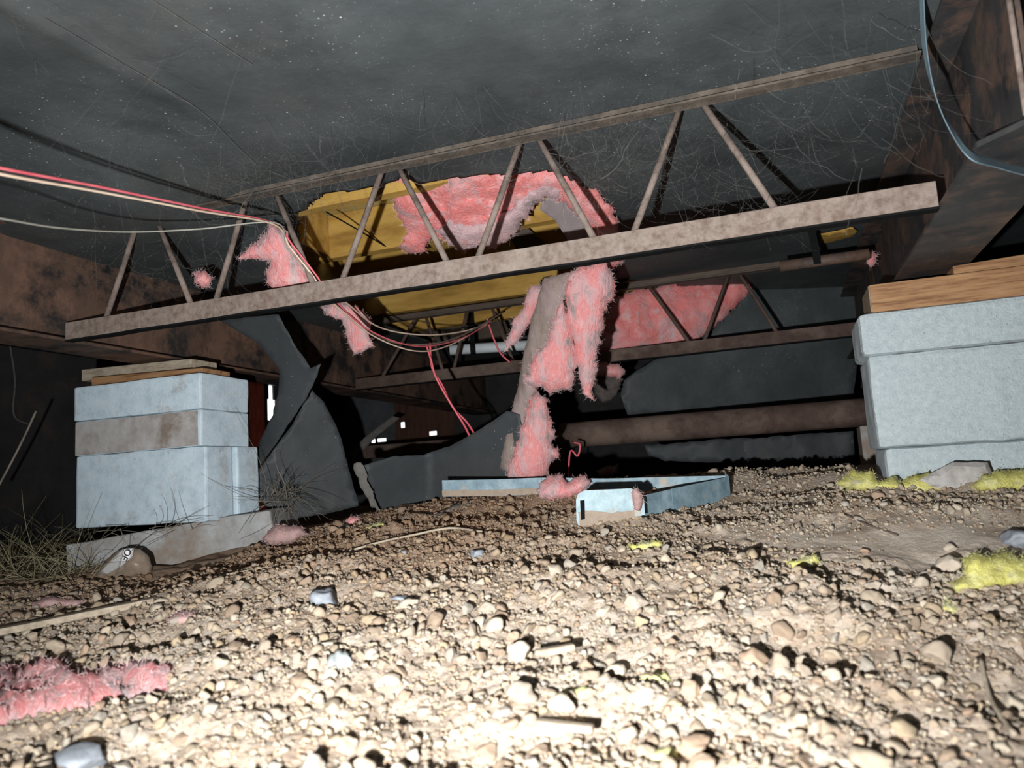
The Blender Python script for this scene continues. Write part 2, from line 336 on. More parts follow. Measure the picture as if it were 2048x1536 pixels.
# ------------------------------------------------------------------ ground shape
ctrl = [(D(*c)-CAM) for c in [
    (0, 1536, .74), (500, 1536, .70), (1024, 1536, .68), (1600, 1536, .66), (2048, 1536, .64),
    (0, 1400, .98), (500, 1400, .86), (1024, 1400, .82), (1600, 1400, .78), (2048, 1400, .76),
    (0, 1290, 1.25), (500, 1300, 1.0), (1024, 1300, .95), (1600, 1300, .90), (2048, 1290, .88),
    (0, 1190, 1.66), (300, 1190, 1.5), (600, 1190, 1.25), (1024, 1200, 1.12), (1600, 1200, 1.02), (2048, 1190, 1.04),
    (600, 1110, 1.62), (1024, 1120, 1.35), (1400, 1110, 1.28), (1800, 1112, 1.25), (2048, 1100, 1.20),
    (330, 1140, 1.98), (250, 1172, 1.78), (545, 1088, 2.02), (130, 1150, 2.0),
    (800, 1052, 1.85), (1024, 1030, 1.80), (1250, 1055, 1.60), (1460, 1000, 1.82), (1450, 1050, 1.5), (1800, 1030, 1.36), (1800, 1072, 1.315), (1600, 1050, 1.38), (1560, 1092, 1.325), (2048, 1010, 1.40), (2048, 1060, 1.28),
    (900, 1003, 2.1), (1100, 985, 2.05), (1300, 963, 2.1), (1650, 945, 1.95), (1760, 962, 1.76), (1900, 975, 1.62), (2048, 950, 1.62)]]
ctrl = [tuple(c) for c in ctrl]+[(-2.6, 1.2, -.19), (-2.6, 2.4, -.15), (-1.6, 2.6, -.12), (-1.0, 2.8, -.08), (-0.2, 3.0, -.06), (0.8, 2.6, -.05), (1.8, 2.0, -.1),
    (1.6, .6, -.25), (-2.0, .0, -.29), (0, -.6, -.30), (0, 0.2, -.29), (1.5, -.8, -.3), (-2.5, -1, -.3), (-2.5, 4.8, -.12), (0, 4.8, -.08), (2.3, 4.6, -.1)]
CT = np.array(ctrl)
def _phi(r2): return 0.5*r2*np.log(r2+1e-9)
_A = _phi(((CT[:, None, :2]-CT[None, :, :2])**2).sum(2))+np.eye(len(CT))*0.02
_P = np.hstack([np.ones((len(CT), 1)), CT[:, :2]])
_W = np.linalg.solve(np.block([[_A, _P], [_P.T, np.zeros((3, 3))]]), np.concatenate([CT[:, 2], np.zeros(3)]))
def gbase(x, y):
    x = np.asarray(x, float); y = np.asarray(y, float); s = x.shape; q = np.stack([x.ravel(), y.ravel()], 1)
    out = np.empty(len(q))
    for i in range(0, len(q), 40000):
        b = q[i:i+40000]; out[i:i+40000] = _phi(((b[:, None]-CT[None, :, :2])**2).sum(2))@_W[:-3]+_W[-3]+b@_W[-2:]
    return np.clip(out, -.33, 0.02).reshape(s)+H
SM_C = D(1810, 1072, 1.31)      # a swept patch of smooth soil towards the right
def smoothness(x, y): return np.clip(1.15-np.hypot((x-SM_C[0])/0.50, (y-0.12*(x-SM_C[0])-SM_C[1])/0.165), 0, 1)
def cells(x, y, sc, seed):
    """height of packed round clods: 1 at a clod's crown, 0 in the joints"""
    x = x*sc; y = y*sc; xi = np.floor(x).astype(np.int64); yi = np.floor(y).astype(np.int64); d1 = np.full(x.shape, 9.0); h1 = np.zeros(x.shape)
    for a in (-1, 0, 1):
        for b in (-1, 0, 1):
            cx, cy = xi+a, yi+b; ox = _h(cx, cy, np.full_like(cx, seed)); oy = _h(cx, cy, np.full_like(cx, seed+1)); hh = _h(cx, cy, np.full_like(cx, seed+2))
            d = (cx+ox-x)**2+(cy+oy-y)**2; m = d < d1; d1 = np.where(m, d, d1); h1 = np.where(m, hh, h1)
    return np.clip(1-d1*1.6, 0, 1)**0.6*(0.25+0.75*h1**1.5)
def gz(x, y):
    x = np.asarray(x, float); y = np.asarray(y, float)
    s = 1-0.93*smoothness(x, y)
    n1 = fbm(x*5, y*5, 1.3, 4)*0.010+(0.25+0.75*s)*np.clip(fbm(x*10, y*13, 5.1, 3), -0.6, 0.35)*0.020
    wxn = x+0.006*vn(x*40, y*40, 3); wyn = y+0.006*vn(x*40, y*40, 6)
    n2 = cells(wxn, wyn, 38, 5)*0.0125+cells(wxn, wyn, 85, 15)*0.0065; n3 = fbm(x*120, y*120, 8.2, 3)
    cl = np.clip(fbm(x*7, y*7, 2.2, 3)*1.5+0.62, 0.12, 1)
    cl = cl*np.clip(0.78+(y-0.55)*0.8, 0.78, 1)
    return gbase(x, y)+n1+s*cl*n2+(0.35+0.65*s)*n3*0.0022-0.006
def gz1(x, y): return float(gz(np.array([x]), np.array([y]))[0])
def ground_hit(px, py, n=900):
    ds = np.linspace(0.45, 3.5, n); r = ray(px, py); P = CAM+r[None]*ds[:, None]
    k = np.where(P[:, 2] < gbase(P[:, 0], P[:, 1]))[0]
    return P[k[0]] if len(k) else P[-1]

def soil_hue_and_shade(x, y):             # redder soil towards the left bank, with the grazing-light dimming painted in
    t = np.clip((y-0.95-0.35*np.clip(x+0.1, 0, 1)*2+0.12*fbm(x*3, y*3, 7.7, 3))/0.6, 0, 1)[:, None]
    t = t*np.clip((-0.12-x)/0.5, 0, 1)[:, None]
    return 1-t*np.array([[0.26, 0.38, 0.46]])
def set_tint(me, cols):
    at = me.color_attributes.new('tint', 'FLOAT_COLOR', 'POINT'); c = np.ones((len(cols), 4), np.float32); c[:, :3] = cols; at.data.foreach_set('color', c.ravel())
def graded(a, b, fine0, fine1, s0, s1):
    out = [fine0]
    while out[-1] < fine1: out.append(out[-1]+s0)
    st = s0; x = out[-1]
    while x < b: st = min(st*1.045, s1); x += st; out.append(x)
    left = []; st = s0; x = fine0
    while x > a: st = min(st*1.045, s1); x -= st; left.append(x)
    return np.array(left[::-1]+out)
gx = graded(-3.0, 2.5, -0.95, 0.42, 0.0040, 0.06); gy = graded(-1.5, 5.2, 0.50, 1.45, 0.0040, 0.06)
GX, GY = np.meshgrid(gx, gy); GZ = gz(GX, GY)
nx, ny = len(gx), len(gy); i0 = (np.arange(ny-1)[:, None]*nx+np.arange(nx-1)[None]).ravel()
flo = mobj('floor', np.stack([GX.ravel(), GY.ravel(), GZ.ravel()], 1), np.stack([i0, i0+1, i0+nx+1, i0+nx], 1), 'dirt', smooth=True, origin=np.zeros(3), kind='structure')
set_tint(flo.data, soil_hue_and_shade(GX.ravel(), GY.ravel()))

# ------------------------------------------------------------------ heights of the chassis
BZ = H+0.418                    # underside of the main beams
CH = H+0.722                    # belly board
T1, T2 = 1.46, 2.88             # the two cross trusses

# ------------------------------------------------------------------ belly board (ceiling) with its ragged hole
hole_px = [(600, 470), (588, 430), (640, 392), (740, 374), (800, 362), (850, 372), (950, 354), (1090, 342), (1145, 360), (1190, 394), (1226, 436), (1236, 474), (1228, 520), (1222, 560), (1215, 600)]
hp = [PZ(a, b, CH)[:2] for a, b in hole_px]
hole = np.array(hp+[np.array((hp[-1][0]+0.05, 2.85)), np.array((-0.35, 2.95)), np.array((-0.2, 3.6)), np.array((-1.55, 3.7)), np.array((-1.55, 2.5)), np.array((-1.42, 2.1))])
hole = dens(hole, 0.03); hole = hole+0.012*np.stack([vn(hole[:, 0]*25, hole[:, 1]*25, 1), vn(hole[:, 0]*25, hole[:, 1]*25, 9)], 1)
cxs = graded(-3.0, 2.5, -1.75, 0.5, 0.012, 0.08); cys = graded(-1.5, 5.2, 1.45, 2.2, 0.012, 0.08)
CX, CY = np.meshgrid(cxs, cys)
seam = PZ(240, 125, CH)[0]
CZ = CH+0.006*fbm(CX*2.1, CY*2.1, 3, 4)+0.004*fbm(CX*9, CY*2.5, 6, 3)-0.012*np.exp(-((CX-seam)/0.03)**2)*np.clip(1.5-CY, 0, 1)
CZ -= 0.045*np.clip((-1.12-CX)/0.25, 0, 1)*np.clip((CY-1.0)/0.35, 0, 1)          # it sags over the left end of the truss
CZ -= 0.012*np.sin(np.clip((CY-0.05)/1.4, 0, 1)*math.pi)
nx, ny = len(cxs), len(cys); i0 = (np.arange(ny-1)[:, None]*nx+np.arange(nx-1)[None]).ravel()
q = np.stack([i0, i0+nx, i0+nx+1, i0+1], 1); cen = np.stack([CX.ravel()[q].mean(1), CY.ravel()[q].mean(1)], 1)
q = q[~inside(hole, cen)]
ceil = mobj('ceiling', np.stack([CX.ravel(), CY.ravel(), CZ.ravel()], 1), q, 'belly', smooth=True, origin=np.zeros(3), kind='structure')
so = ceil.modifiers.new('thickness', 'SOLIDIFY'); so.thickness = 0.005; so.offset = -1
# floor deck and joists above the hole
for k, (a, b) in enumerate([(-3.0, -1.62), (-1.61, -1.02), (-1.01, -0.36), (-0.35, 2.5)]):
    for j, (c, d) in enumerate([(-1.5, 2.02), (2.03, 3.0), (3.01, 5.3)]):
        box('deck_panel', (a, c, CH+0.168), (b, d, CH+0.186), 'deck', ceil, bevel=0.002)
for y in (1.70, 2.11, 2.52, 2.93, 3.34):
    box('joist', (-3.0, y, CH+0.022), (2.5, y+0.038, CH+0.167), 'joist', ceil, bevel=0.002)
for y in (3.75, 4.2):
    box('joist', (-3.0, y, CH+0.022), (2.5, y+0.038, CH+0.167), 'old_wood', ceil, bevel=0.002)
for x, y in ((-1.36, 1.739), (-1.02, 2.149), (-0.42, 1.739), (-0.72, 2.56)):
    box('blocking', (x, y, CH+0.03), (x+0.036, y+0.37, CH+0.166), 'joist', ceil, bevel=0.002)

# ------------------------------------------------------------------ outer walls: skirting panels with gaps of daylight
def wall_panels(wall, axis, at, xs, holes):
    """panels along X (axis 0) or Y (axis 1) standing at 'at'; holes = (a0,a1,z0,z1) openings"""
    z0, z1 = H-0.45, CH+0.2
    for (a, b, m) in xs:
        hs = [h for h in holes if a < (h[0]+h[1])/2 < b]
        gxs = sorted({a, b, *[h[0] for h in hs], *[h[1] for h in hs]}); gzs = sorted({z0, z1, *[h[2] for h in hs], *[h[3] for h in hs]})
        bm = bmesh.new()
        for i in range(len(gxs)-1):
            for j in range(len(gzs)-1):
                cx, cz = (gxs[i]+gxs[i+1])/2, (gzs[j]+gzs[j+1])/2
                if any(h[0] < cx < h[1] and h[2] < cz < h[3] for h in hs): continue
                lo, hi = ((gxs[i], at, gzs[j]), (gxs[i+1], at+0.012, gzs[j+1])) if axis == 0 else ((at-0.012, gxs[i], gzs[j]), (at, gxs[i+1], gzs[j+1]))
                t = bm_box(lo, hi); me = bpy.data.meshes.new('t'); t.to_mesh(me); t.free(); bm.from_mesh(me); bpy.data.meshes.remove(me)
        bmesh.ops.remove_doubles(bm, verts=bm.verts, dist=1e-5)
        bm_obj('skirting_panel', bm, m, wall)
def openings(rects, plane):
    out = []
    for x0, y0, x1, y1 in rects:
        p, q = plane(x0, y1), plane(x1, y0); k = 0 if plane is backp else 1
        out.append((min(p[k], q[k]), max(p[k], q[k]), min(p[2], q[2]), max(p[2], q[2])))
    return out
YB, XL = 4.7, -3.0
def backp(px, py): return PY(px, py, YB)
def leftp(px, py): return PX(px, py, XL)
wb = empty('wall_back', (0, YB, 0), kind='structure')
xc, xd, xe = (backp(px, 850)[0] for px in (690, 790, 910))
wall_panels(wb, 0, YB, [(XL-0.02, xc, 'skirting'), (xc+0.001, xd, 'skirting_grey'), (xd+0.001, xe, 'skirting_rust'), (xe+0.001, 2.43, 'skirting')],
            openings([(727, 880, 734, 888), (742, 878, 750, 886), (754, 876, 772, 884), (801, 844, 809, 856), (858, 862, 873, 871)], backp))
wl = empty('wall_left', (XL, 1.6, 0), kind='structure')
ya, yc, yd = (leftp(px, 800)[1] for px in (497, 529, 562))
wall_panels(wl, 1, XL, [(-1.5, ya, 'skirting'), (ya+0.001, yc, 'skirting_red'), (yc+0.001, yd, 'skirting'), (yd+0.001, YB, 'skirting')],
            openings([(538, 768, 547, 800), (536, 800, 552, 840), (541, 752, 556, 768)], leftp))
box('wall_right', (2.40, -1.5, H-0.45), (2.43, YB, CH+0.19), 'skirting', kind='structure')
box('wall_front', (-3.0, -1.53, H-0.45), (2.43, -1.5, CH+0.19), 'skirting', kind='structure')

# ------------------------------------------------------------------ the two main I-beams
def ibeam(x0, x1, xw, y0, y1, label, chamfer=0.0, m='beam'):
    e = empty('steel_beam', ((x0+x1)/2, (y0+y1)/2, BZ), label, 'beam')
    bm = bmesh.new()
    prof = [(x0, y0+chamfer), (x0+chamfer*0.8, y0), (x1, y0), (x1, y1), (x0, y1)] if chamfer else [(x0, y0), (x1, y0), (x1, y1), (x0, y1)]
    lo = [bm.verts.new((a, b, BZ)) for a, b in prof]; hi = [bm.verts.new((a, b, BZ+0.009)) for a, b in prof]
    bm.faces.new(lo[::-1]); bm.faces.new(hi); n = len(prof)
    for i in range(n): bm.faces.new((lo[i], lo[(i+1) % n], hi[(i+1) % n], hi[i]))
    bmesh.ops.bevel(bm, geom=bm.edges[:], offset=0.002, segments=1, affect='EDGES')
    bm_obj('bottom_flange', bm, m, e)
    box('web', (xw-0.004, y0+0.01, BZ+0.009), (xw+0.004, y1, BZ+0.262), m, e, bevel=0.001)
    box('top_flange', (x0, y0, BZ+0.262), (x1, y1, BZ+0.27), m, e, bevel=0.002)
    return e
rb = ibeam(0.294, 0.438, 0.352, 1.13, 4.6, 'rusty black steel I-beam resting on the right concrete pier', 0.06)
tube('edge_bar', [(0.340, 1.128, BZ+0.010), (0.340, 1.128, BZ+0.262)], 0.0038, 'rod', rb)
lb = ibeam(-1.845, -1.70, -1.772, -1.2, 4.6, 'rusty steel I-beam resting on the left concrete pier', m='beam_rusty')

# ------------------------------------------------------------------ cross trusses
def truss(y, webs, xl, xr, label, mats, ztop=CH-0.034, r=0.0068):
    e = empty('floor_truss', ((xl+xr)/2, y, BZ), label, 'truss', 'open web trusses between the main beams')
    bm = bm_box((xl, y-0.004, BZ+0.002), (xr, y, BZ+0.047), bevel=0.001, cuts=0)
    bc = bm_obj('bottom_chord', bm, mats[0], e)
    bm_obj('chord_lip', bm_box((xl, y-0.0042, BZ-0.002), (xr, y+0.020, BZ+0.002), cuts=24, noise=0.0014), 'black', bc, label='black painted underside')
    bm = bm_box((xl, y, ztop), (xr, y+0.004, ztop+0.030), bevel=0.001)
    t = bm_box((xl, y-0.028, ztop+0.0005), (xr, y+0.004, ztop+0.0045)); me = bpy.data.meshes.new('t'); t.to_mesh(me); t.free(); bm.from_mesh(me); bpy.data.meshes.remove(me)
    bm_obj('top_chord', bm, mats[1], e)
    for a, b in webs:
        p, q_ = PY(*a, y+0.010), PY(*b, y+0.010); p[2] = ztop+0.01; q_[2] = BZ+0.02
        v = q_-p
        tube('web_rod', [p, p+v*0.5+np.array([0.001, 0, 0]), q_], r, mats[2], e, k=10)
    return e
webs1 = [((275, 462), (205, 632)), ((312, 462), (390, 605)), ((492, 450), (425, 600)), ((552, 420), (635, 570)), ((765, 368), (675, 560)), ((798, 356), (905, 525)),
         ((1042, 310), (945, 520)), ((1078, 306), (1200, 482)), ((1362, 246), (1255, 470)), ((1408, 238), (1565, 418))]
truss(T1, webs1, -1.699, 0.293, 'rust-brown open web truss in front, crossing the whole width below the torn belly', ('rust', 'chord_dusty', 'rod'))
webs2 = [((832, 640), (757, 752)), ((852, 640), (888, 740)), ((935, 640), (904, 735)), ((985, 640), (1030, 720)), ((1122, 600), (1190, 700)), ((1298, 583), (1385, 682)), ((1458, 560), (1402, 677)), ((1478, 556), (1560, 660))]
truss(T2, webs2, -1.699, 0.293, 'darker open web truss farther back, behind the hanging pink batt', ('rust_dark', 'old_wood', 'rust_dark'))

# ------------------------------------------------------------------ concrete piers
def block(label, lo, hi, m, rotz=0.0, tilt=(0, 0), seed=0, bevel=0.006, noise=0.0016, cuts=9, name='concrete_block', cat='concrete block', group=None):
    return box(name, lo, hi, m, bevel=bevel, cuts=cuts, noise=noise, rotz=rotz, tilt=tilt, seed=seed, smooth=False, label=label, cat=cat, group=group)
# left pier
zt = H+0.343
xl0, xl1, yf, yb = -1.945, -1.492, 1.70, 1.905
block('pale concrete cap slab, topmost of the left pier', (xl0, yf, zt-0.101), (xl1, yb, zt), 'concrete', rotz=0.015, seed=1)
zz = zt-0.102
box('concrete_block', (xl0+0.003, yf+0.003, zz-0.100), (xl1-0.002, yb, zz), 'concrete', bevel=0.005, cuts=9, noise=0.0015, rotz=0.02, seed=2, label='second slab of the left pier, its front face brown with dirt', cat='concrete block')
fa = box('dirt_film', (xl0+0.012, yf-0.0022, zz-0.098), (xl1-0.012, yf+0.03, zz-0.003), 'concrete_dusty', bpy.data.objects[bpy.data.objects[-1].name] if False else COL.objects['concrete_block.001'], bevel=0.001, cuts=6, noise=0.0007, rotz=0.02, seed=5)
zz -= 0.101
block('large pale concrete block in front at the bottom of the left pier', (xl0+0.008, yf+0.004, zz-0.205), (xl1+0.010, yf+0.118, zz), 'concrete', rotz=0.02, seed=3)
block('pale concrete block on edge behind, at the bottom of the left pier', (xl0+0.010, yf+0.127, zz-0.205), (xl1+0.015, yf+0.225, zz), 'concrete', rotz=0.02, seed=4)
zp = zz-0.206
pad = block('dirty wide concrete footing slab under the left pier', (-1.937, 1.70, H-0.20), (-1.377, 2.00, H-0.0735), 'concrete_pad', rotz=0.365, tilt=(0.0, -0.112), seed=6, bevel=0.008, noise=0.003, name='footing_pad', cat='concrete slab')
# wooden shims of the left pier
def wedge(name, lo, hi, m, label, rotz=0, thin=0.45, tilt=(0, 0), cat='wood shim'):
    bm = bm_box(lo, hi); c = (np.array(lo)+np.array(hi))/2
    for v in bm.verts:
        if v.co.x > c[0] and v.co.z > c[2]: v.co.z = c[2]*1.0-(hi[2]-lo[2])*(0.5-thin)
    bmesh.ops.bevel(bm, geom=bm.edges[:], offset=0.0015, segments=1, affect='EDGES')
    bmesh.ops.rotate(bm, verts=bm.verts, cent=Vector(c), matrix=Matrix.Rotation(rotz, 3, 'Z'))
    bmesh.ops.rotate(bm, verts=bm.verts, cent=Vector(c), matrix=Matrix.Rotation(tilt[1], 3, 'Y'))
    return bm_obj(name, bm, m, None, label=label, cat=cat)
wedge('wood_shim', (-1.93, 1.745, zt+0.001), (-1.52, 1.86, zt+0.034), 'wood', 'reddish wooden shim lying on the top slab of the left pier', thin=0.6)
wedge('wood_shim', (-2.02, 1.79, zt+0.036), (-1.60, 1.90, zt+0.072), 'wood_grey', 'pale wooden shim, upper one between left pier and beam', thin=0.7)
# right pier
zr = H+0.324
xr0, yr = 0.190, 1.89
bm = bm_box((xr0, yr, zr-0.098), (xr0+0.42, yr+0.205, zr), bevel=0.016, cuts=9, noise=0.0018, seed=8, seg=2)
bm_obj('concrete_block', bm, 'concrete_warm', None, False, label='pale concrete cap slab, topmost of the right pier, edge chamfered', cat='concrete block')
block('big rough concrete block in the middle of the right pier', (xr0+0.010, yr+0.006, zr-0.306), (xr0+0.425, yr+0.205, zr-0.0985), 'concrete_warm', seed=9, noise=0.0028, bevel=0.010, cuts=11)
block('lowest concrete block of the right pier, half sunk in the soil', (xr0+0.022, yr+0.012, zr-0.46), (xr0+0.43, yr+0.21, zr-0.307), 'concrete_warm', seed=10, noise=0.003, bevel=0.014)
e = empty('wood_block', (0.42, 1.98, zr), 'orange-brown sawn timber lying on the right pier under the beam', 'timber')
box('timber', (0.222, 1.905, zr+0.001), (0.66, 2.05, zr+0.066), 'wood', e, bevel=0.003)
box('end_grain', (0.2195, 1.907, zr+0.003), (0.2225, 2.048, zr+0.064), 'wood_end', e, bevel=0.001)
wedge('wood_shim', (0.40, 1.93, zr+0.067), (0.545, 2.04, zr+0.093), 'wood', 'small pale wooden wedge between right beam and its timber', thin=1.0, tilt=(0, -0.04))

# ------------------------------------------------------------------ strap hanging at the right beam
pts = [PY(1838, -70, 1.30), PY(1843, 0, 1.30), PY(1850, 100, 1.28), PY(1870, 190, 1.25), PY(1902, 258, 1.22), PZ(1938, 308, BZ-0.010), PZ(1985, 326, BZ-0.012), PZ(2050, 344, BZ-0.012), PZ(2140, 366, BZ-0.012)]
hwv = [RT*.003+FW*.012, RT*.003+FW*.012, RT*.004+FW*.012, RT*.006+UP*.002+FW*.011, RT*.0075+UP*.005+FW*.010, RT*.005+UP*.009+FW*.010, UP*.0095+FW*.010, UP*.0095+FW*.010, UP*.0095+FW*.010]
pts = smooth_path(pts, 6); hwv = smooth_path(hwv, 6)
v, f = ribbon_geo(pts, hwv, 0.0012)
mobj('tie_down_strap', v, f, 'strap', label='blue-grey steel tie-down strap bent around the right beam', cat='strap')

# ------------------------------------------------------------------ wires
def wire(pts, r, m, label=None, name='wire', parent=None, n=8):
    return tube(name, smooth_path(pts, n), r, m, parent, k=6, **({'label': label, 'cat': 'wire'} if label else {}))
wire([D(-160, 300, .78)*4-D(0, 336, .92)*3+np.array((0, 0, 0.10)), D(-160, 300, .78)*2.4-D(0, 336, .92)*1.4+np.array((0, 0, 0.015)), D(-160, 300, .78), D(0, 336, .92), D(200, 374, 1.15), D(400, 416, 1.42), D(545, 446, 1.66), D(585, 490, 1.74), D(632, 550, 1.76), D(662, 592, 1.80), D(730, 655, 2.0), D(800, 686, 2.15), D(860, 692, 2.3), D(930, 674, 2.5), D(985, 640, 2.70)], 0.0022, 'red_wire', 'pink-red wire running from the left edge to the truss and sagging behind it')
wire([D(-160, 308, .775)*4-D(0, 348, .915)*3+np.array((0, 0, 0.10)), D(-160, 308, .775)*2.4-D(0, 348, .915)*1.4+np.array((0, 0, 0.015)), D(-160, 308, .775), D(0, 348, .915), D(200, 384, 1.145), D(400, 422, 1.41), D(548, 449, 1.655), D(580, 494, 1.735), D(626, 552, 1.755), D(656, 596, 1.79), D(740, 668, 2.02), D(830, 702, 2.2), D(900, 690, 2.4), D(980, 646, 2.69)], 0.0021, 'cream_wire', 'cream wire just below the red wire at left')
wire([D(-160, 415, .9)*4-D(0, 437, 1.05)*3+np.array((0, 0, 0.10)), D(-160, 415, .9)*2.4-D(0, 437, 1.05)*1.4+np.array((0, 0, 0.015)), D(-160, 415, .9), D(0, 437, 1.05), D(120, 456, 1.22), D(260, 464, 1.42), D(400, 458, 1.55), D(552, 446, 1.65), D(574, 496, 1.74), D(618, 552, 1.76)], 0.0017, 'grey_wire', 'thin grey wire sagging across the left, below the red wire')
wire([D(640, 575, 1.77), D(690, 604, 1.95), D(760, 655, 2.2), D(850, 670, 2.4), D(930, 662, 2.6), D(985, 642, 2.72)], 0.0024, 'cream_wire', 'dusty yellowish wire sagging behind the front truss')
wire([D(645, 580, 1.78), D(700, 630, 1.95), D(770, 680, 2.12), D(860, 688, 2.3), D(930, 668, 2.5), D(1010, 622, 2.72)], 0.0026, 'dusty_wire', 'dusty brown wire in the sagging bundle behind the front truss')
wire([PZ(612, 402, CH+0.03), PZ(660, 428, CH+0.035), PZ(720, 462, CH+0.03), PZ(780, 498, CH+0.03)], 0.0022, 'black', 'thin black wire stretched across the yellow floor inside the hole')
wire([D(852, 688, 2.3), D(862, 720, 2.28), D(872, 755, 2.26), D(900, 805, 2.25), D(928, 850, 2.27), D(945, 885, 2.3)], 0.0032, 'red_wire', 'left of two red wires dangling from the sagging bundle')
wire([D(860, 686, 2.31), D(864, 735, 2.29), D(884, 770, 2.28), D(906, 815, 2.27), D(934, 845, 2.29), D(956, 880, 2.32)], 0.0032, 'red_wire', 'right of two red wires dangling from the sagging bundle')
wire([D(974, 636, 2.75), D(984, 668, 2.78), D(1000, 705, 2.8), D(1020, 725, 2.82)], 0.0035, 'red_wire', 'short red wire hanging beside the far white pipe')
wire([D(1136, 990, 2.52), D(1140, 905, 2.5), D(1155, 912, 2.48), D(1160, 890, 2.48), D(1148, 885, 2.5)], 0.003, 'red_wire', 'curled red wire stub in the dark behind the pink batt')

# ------------------------------------------------------------------ insulation
def wool(name, poly, depth, thick, m, label, parent=None, cat='insulation', fib='pink_fibre', nf=900, step=7, jag=4.0, bulge=26, amp=0.010, seed=0, flen=0.013, edge=0.25, **k):
    t = dict(label=label, cat=cat) if (label and parent is None) else (dict(label=label) if label else {})
    return slab(name, poly, depth, thick, m, parent, step=step, jag=jag, bulge=bulge, edge=edge, amp=amp, seed=seed, fibre=fib, nf=nf, flen=flen, **t, **k)
# drape around the far edge of the hole
drape = wool('pink_insulation', [(722, 368), (760, 360), (800, 348), (830, 344), (850, 354), (950, 336), (1040, 342), (1085, 326), (1140, 345), (1190, 382), (1226, 420), (1242, 468), (1238, 530), (1200, 556), (1190, 500), (1184, 452), (1150, 425), (1112, 398), (1090, 388), (1072, 402), (1050, 432), (1020, 470), (985, 492), (950, 486), (925, 502), (896, 484), (866, 470), (848, 500), (822, 508), (803, 490), (815, 462), (790, 420), (785, 385)],
     lambda x, y: 1.92+0.0016*(y-345)-0.0002*(x-1000)*(x < 900), 0.10, 'pink_red', 'torn pink fibreglass drooping along the edge of the hole above the front truss', seed=21, nf=3500, amp=0.034, nsc=11, bulge=40, jag=6, step=6)
wool('frayed_edge', [(868, 462), (900, 440), (940, 452), (985, 440), (1020, 415), (1052, 385), (1085, 365), (1120, 372), (1118, 398), (1090, 392), (1072, 408), (1052, 438), (1020, 476), (988, 496), (952, 490), (926, 506), (898, 488)], lambda x, y: 1.90+0.0016*(y-345), 0.09, 'pink_pale', 'greyish white frayed lower edge', parent=drape, seed=22, nf=1800, amp=0.02, bulge=22, jag=6, step=6)
slab('facing_sheet', [(1082, 402), (1110, 385), (1150, 400), (1188, 440), (1196, 492), (1190, 540), (1160, 520), (1110, 440), (1080, 420)], lambda x, y: 2.04+0.0010*(y-400)+0.0004*(x-1100), 0.006, 'facing_grey', step=9, amp=0.006, seed=31, label='grey paper facing hanging inside the hole beneath the pink drape', cat='facing paper')
# long batt hanging to the soil
e = empty('hanging_insulation_batt', D(1060, 965, 2.16), 'long pink insulation batt hanging from the hole almost down to the soil', 'insulation')
slab('kraft_facing', [(1088, 556), (1140, 545), (1128, 600), (1098, 690), (1072, 780), (1050, 835), (1030, 905), (1016, 945), (1000, 935), (1004, 905), (1018, 840), (1034, 780), (1046, 715), (1062, 640)], lambda x, y: 2.10+0.0007*(1090-x)+0.0001*(y-560), 0.03, 'kraft', e, step=8, jag=1.5, bulge=20, edge=0.3, amp=0.010, seed=41, fibre='pink_fibre', nf=200, flen=0.008, label='dusty brown paper facing')
wool('lower_fold', [(1068, 775), (1092, 800), (1098, 838), (1110, 862), (1104, 885), (1118, 905), (1106, 915), (1098, 940), (1088, 963), (1050, 968), (1018, 958), (1016, 930), (1032, 890), (1048, 835)], lambda x, y: 2.12+0.0002*(y-780), 0.09, 'pink', None, parent=e, seed=42, nf=900, jag=5)
wool('middle_fold', [(1122, 598), (1140, 640), (1150, 690), (1152, 735), (1144, 776), (1120, 782), (1098, 785), (1076, 770), (1068, 778), (1048, 760), (1062, 730), (1090, 690), (1106, 640)], lambda x, y: 2.05+0.0002*(y-600), 0.08, 'pink', None, parent=e, seed=43, nf=1100, jag=4)
wool('right_fold', [(1142, 545), (1172, 530), (1212, 528), (1224, 550), (1230, 585), (1212, 612), (1206, 650), (1196, 690), (1190, 740), (1186, 775), (1182, 802), (1168, 788), (1160, 760), (1152, 720), (1146, 680), (1132, 630), (1130, 585)], lambda x, y: 2.04+0.0002*(y-560), 0.07, 'pink', None, parent=e, seed=44, nf=1300, jag=4)
wool('pink_insulation', [(1075, 566), (1090, 585), (1075, 625), (1050, 660), (1030, 690), (1008, 704), (1014, 682), (1028, 640), (1048, 612), (1056, 580)], 2.25, 0.04, 'pink', 'narrow pink strip dangling just left of the long batt', seed=45, nf=500, bulge=14, jag=3)
# left of the hole
wool('pink_insulation', [(545, 446), (575, 462), (592, 500), (612, 540), (618, 568), (590, 582), (545, 578), (530, 548), (540, 520), (512, 520), (478, 518), (500, 492), (528, 470)], 1.86, 0.07, 'pink', 'pale pink wad stuffed beside the wires at the left corner of the hole', seed=46, nf=700)
wool('pink_insulation', [(388, 545), (408, 541), (424, 556), (418, 575), (402, 572), (390, 562)], 1.90, 0.04, 'pink', 'small pink tuft behind the truss rods, leftmost of all pink pieces overhead', seed=47, nf=250, bulge=10, jag=2, step=4)
wool('pink_insulation', [(640, 612), (680, 604), (715, 614), (740, 636), (738, 668), (745, 690), (730, 702), (708, 706), (696, 690), (688, 660), (684, 640), (655, 630)], 2.20, 0.05, 'pink', 'pink tatter hanging below the front truss near the left beam', seed=48, nf=500)
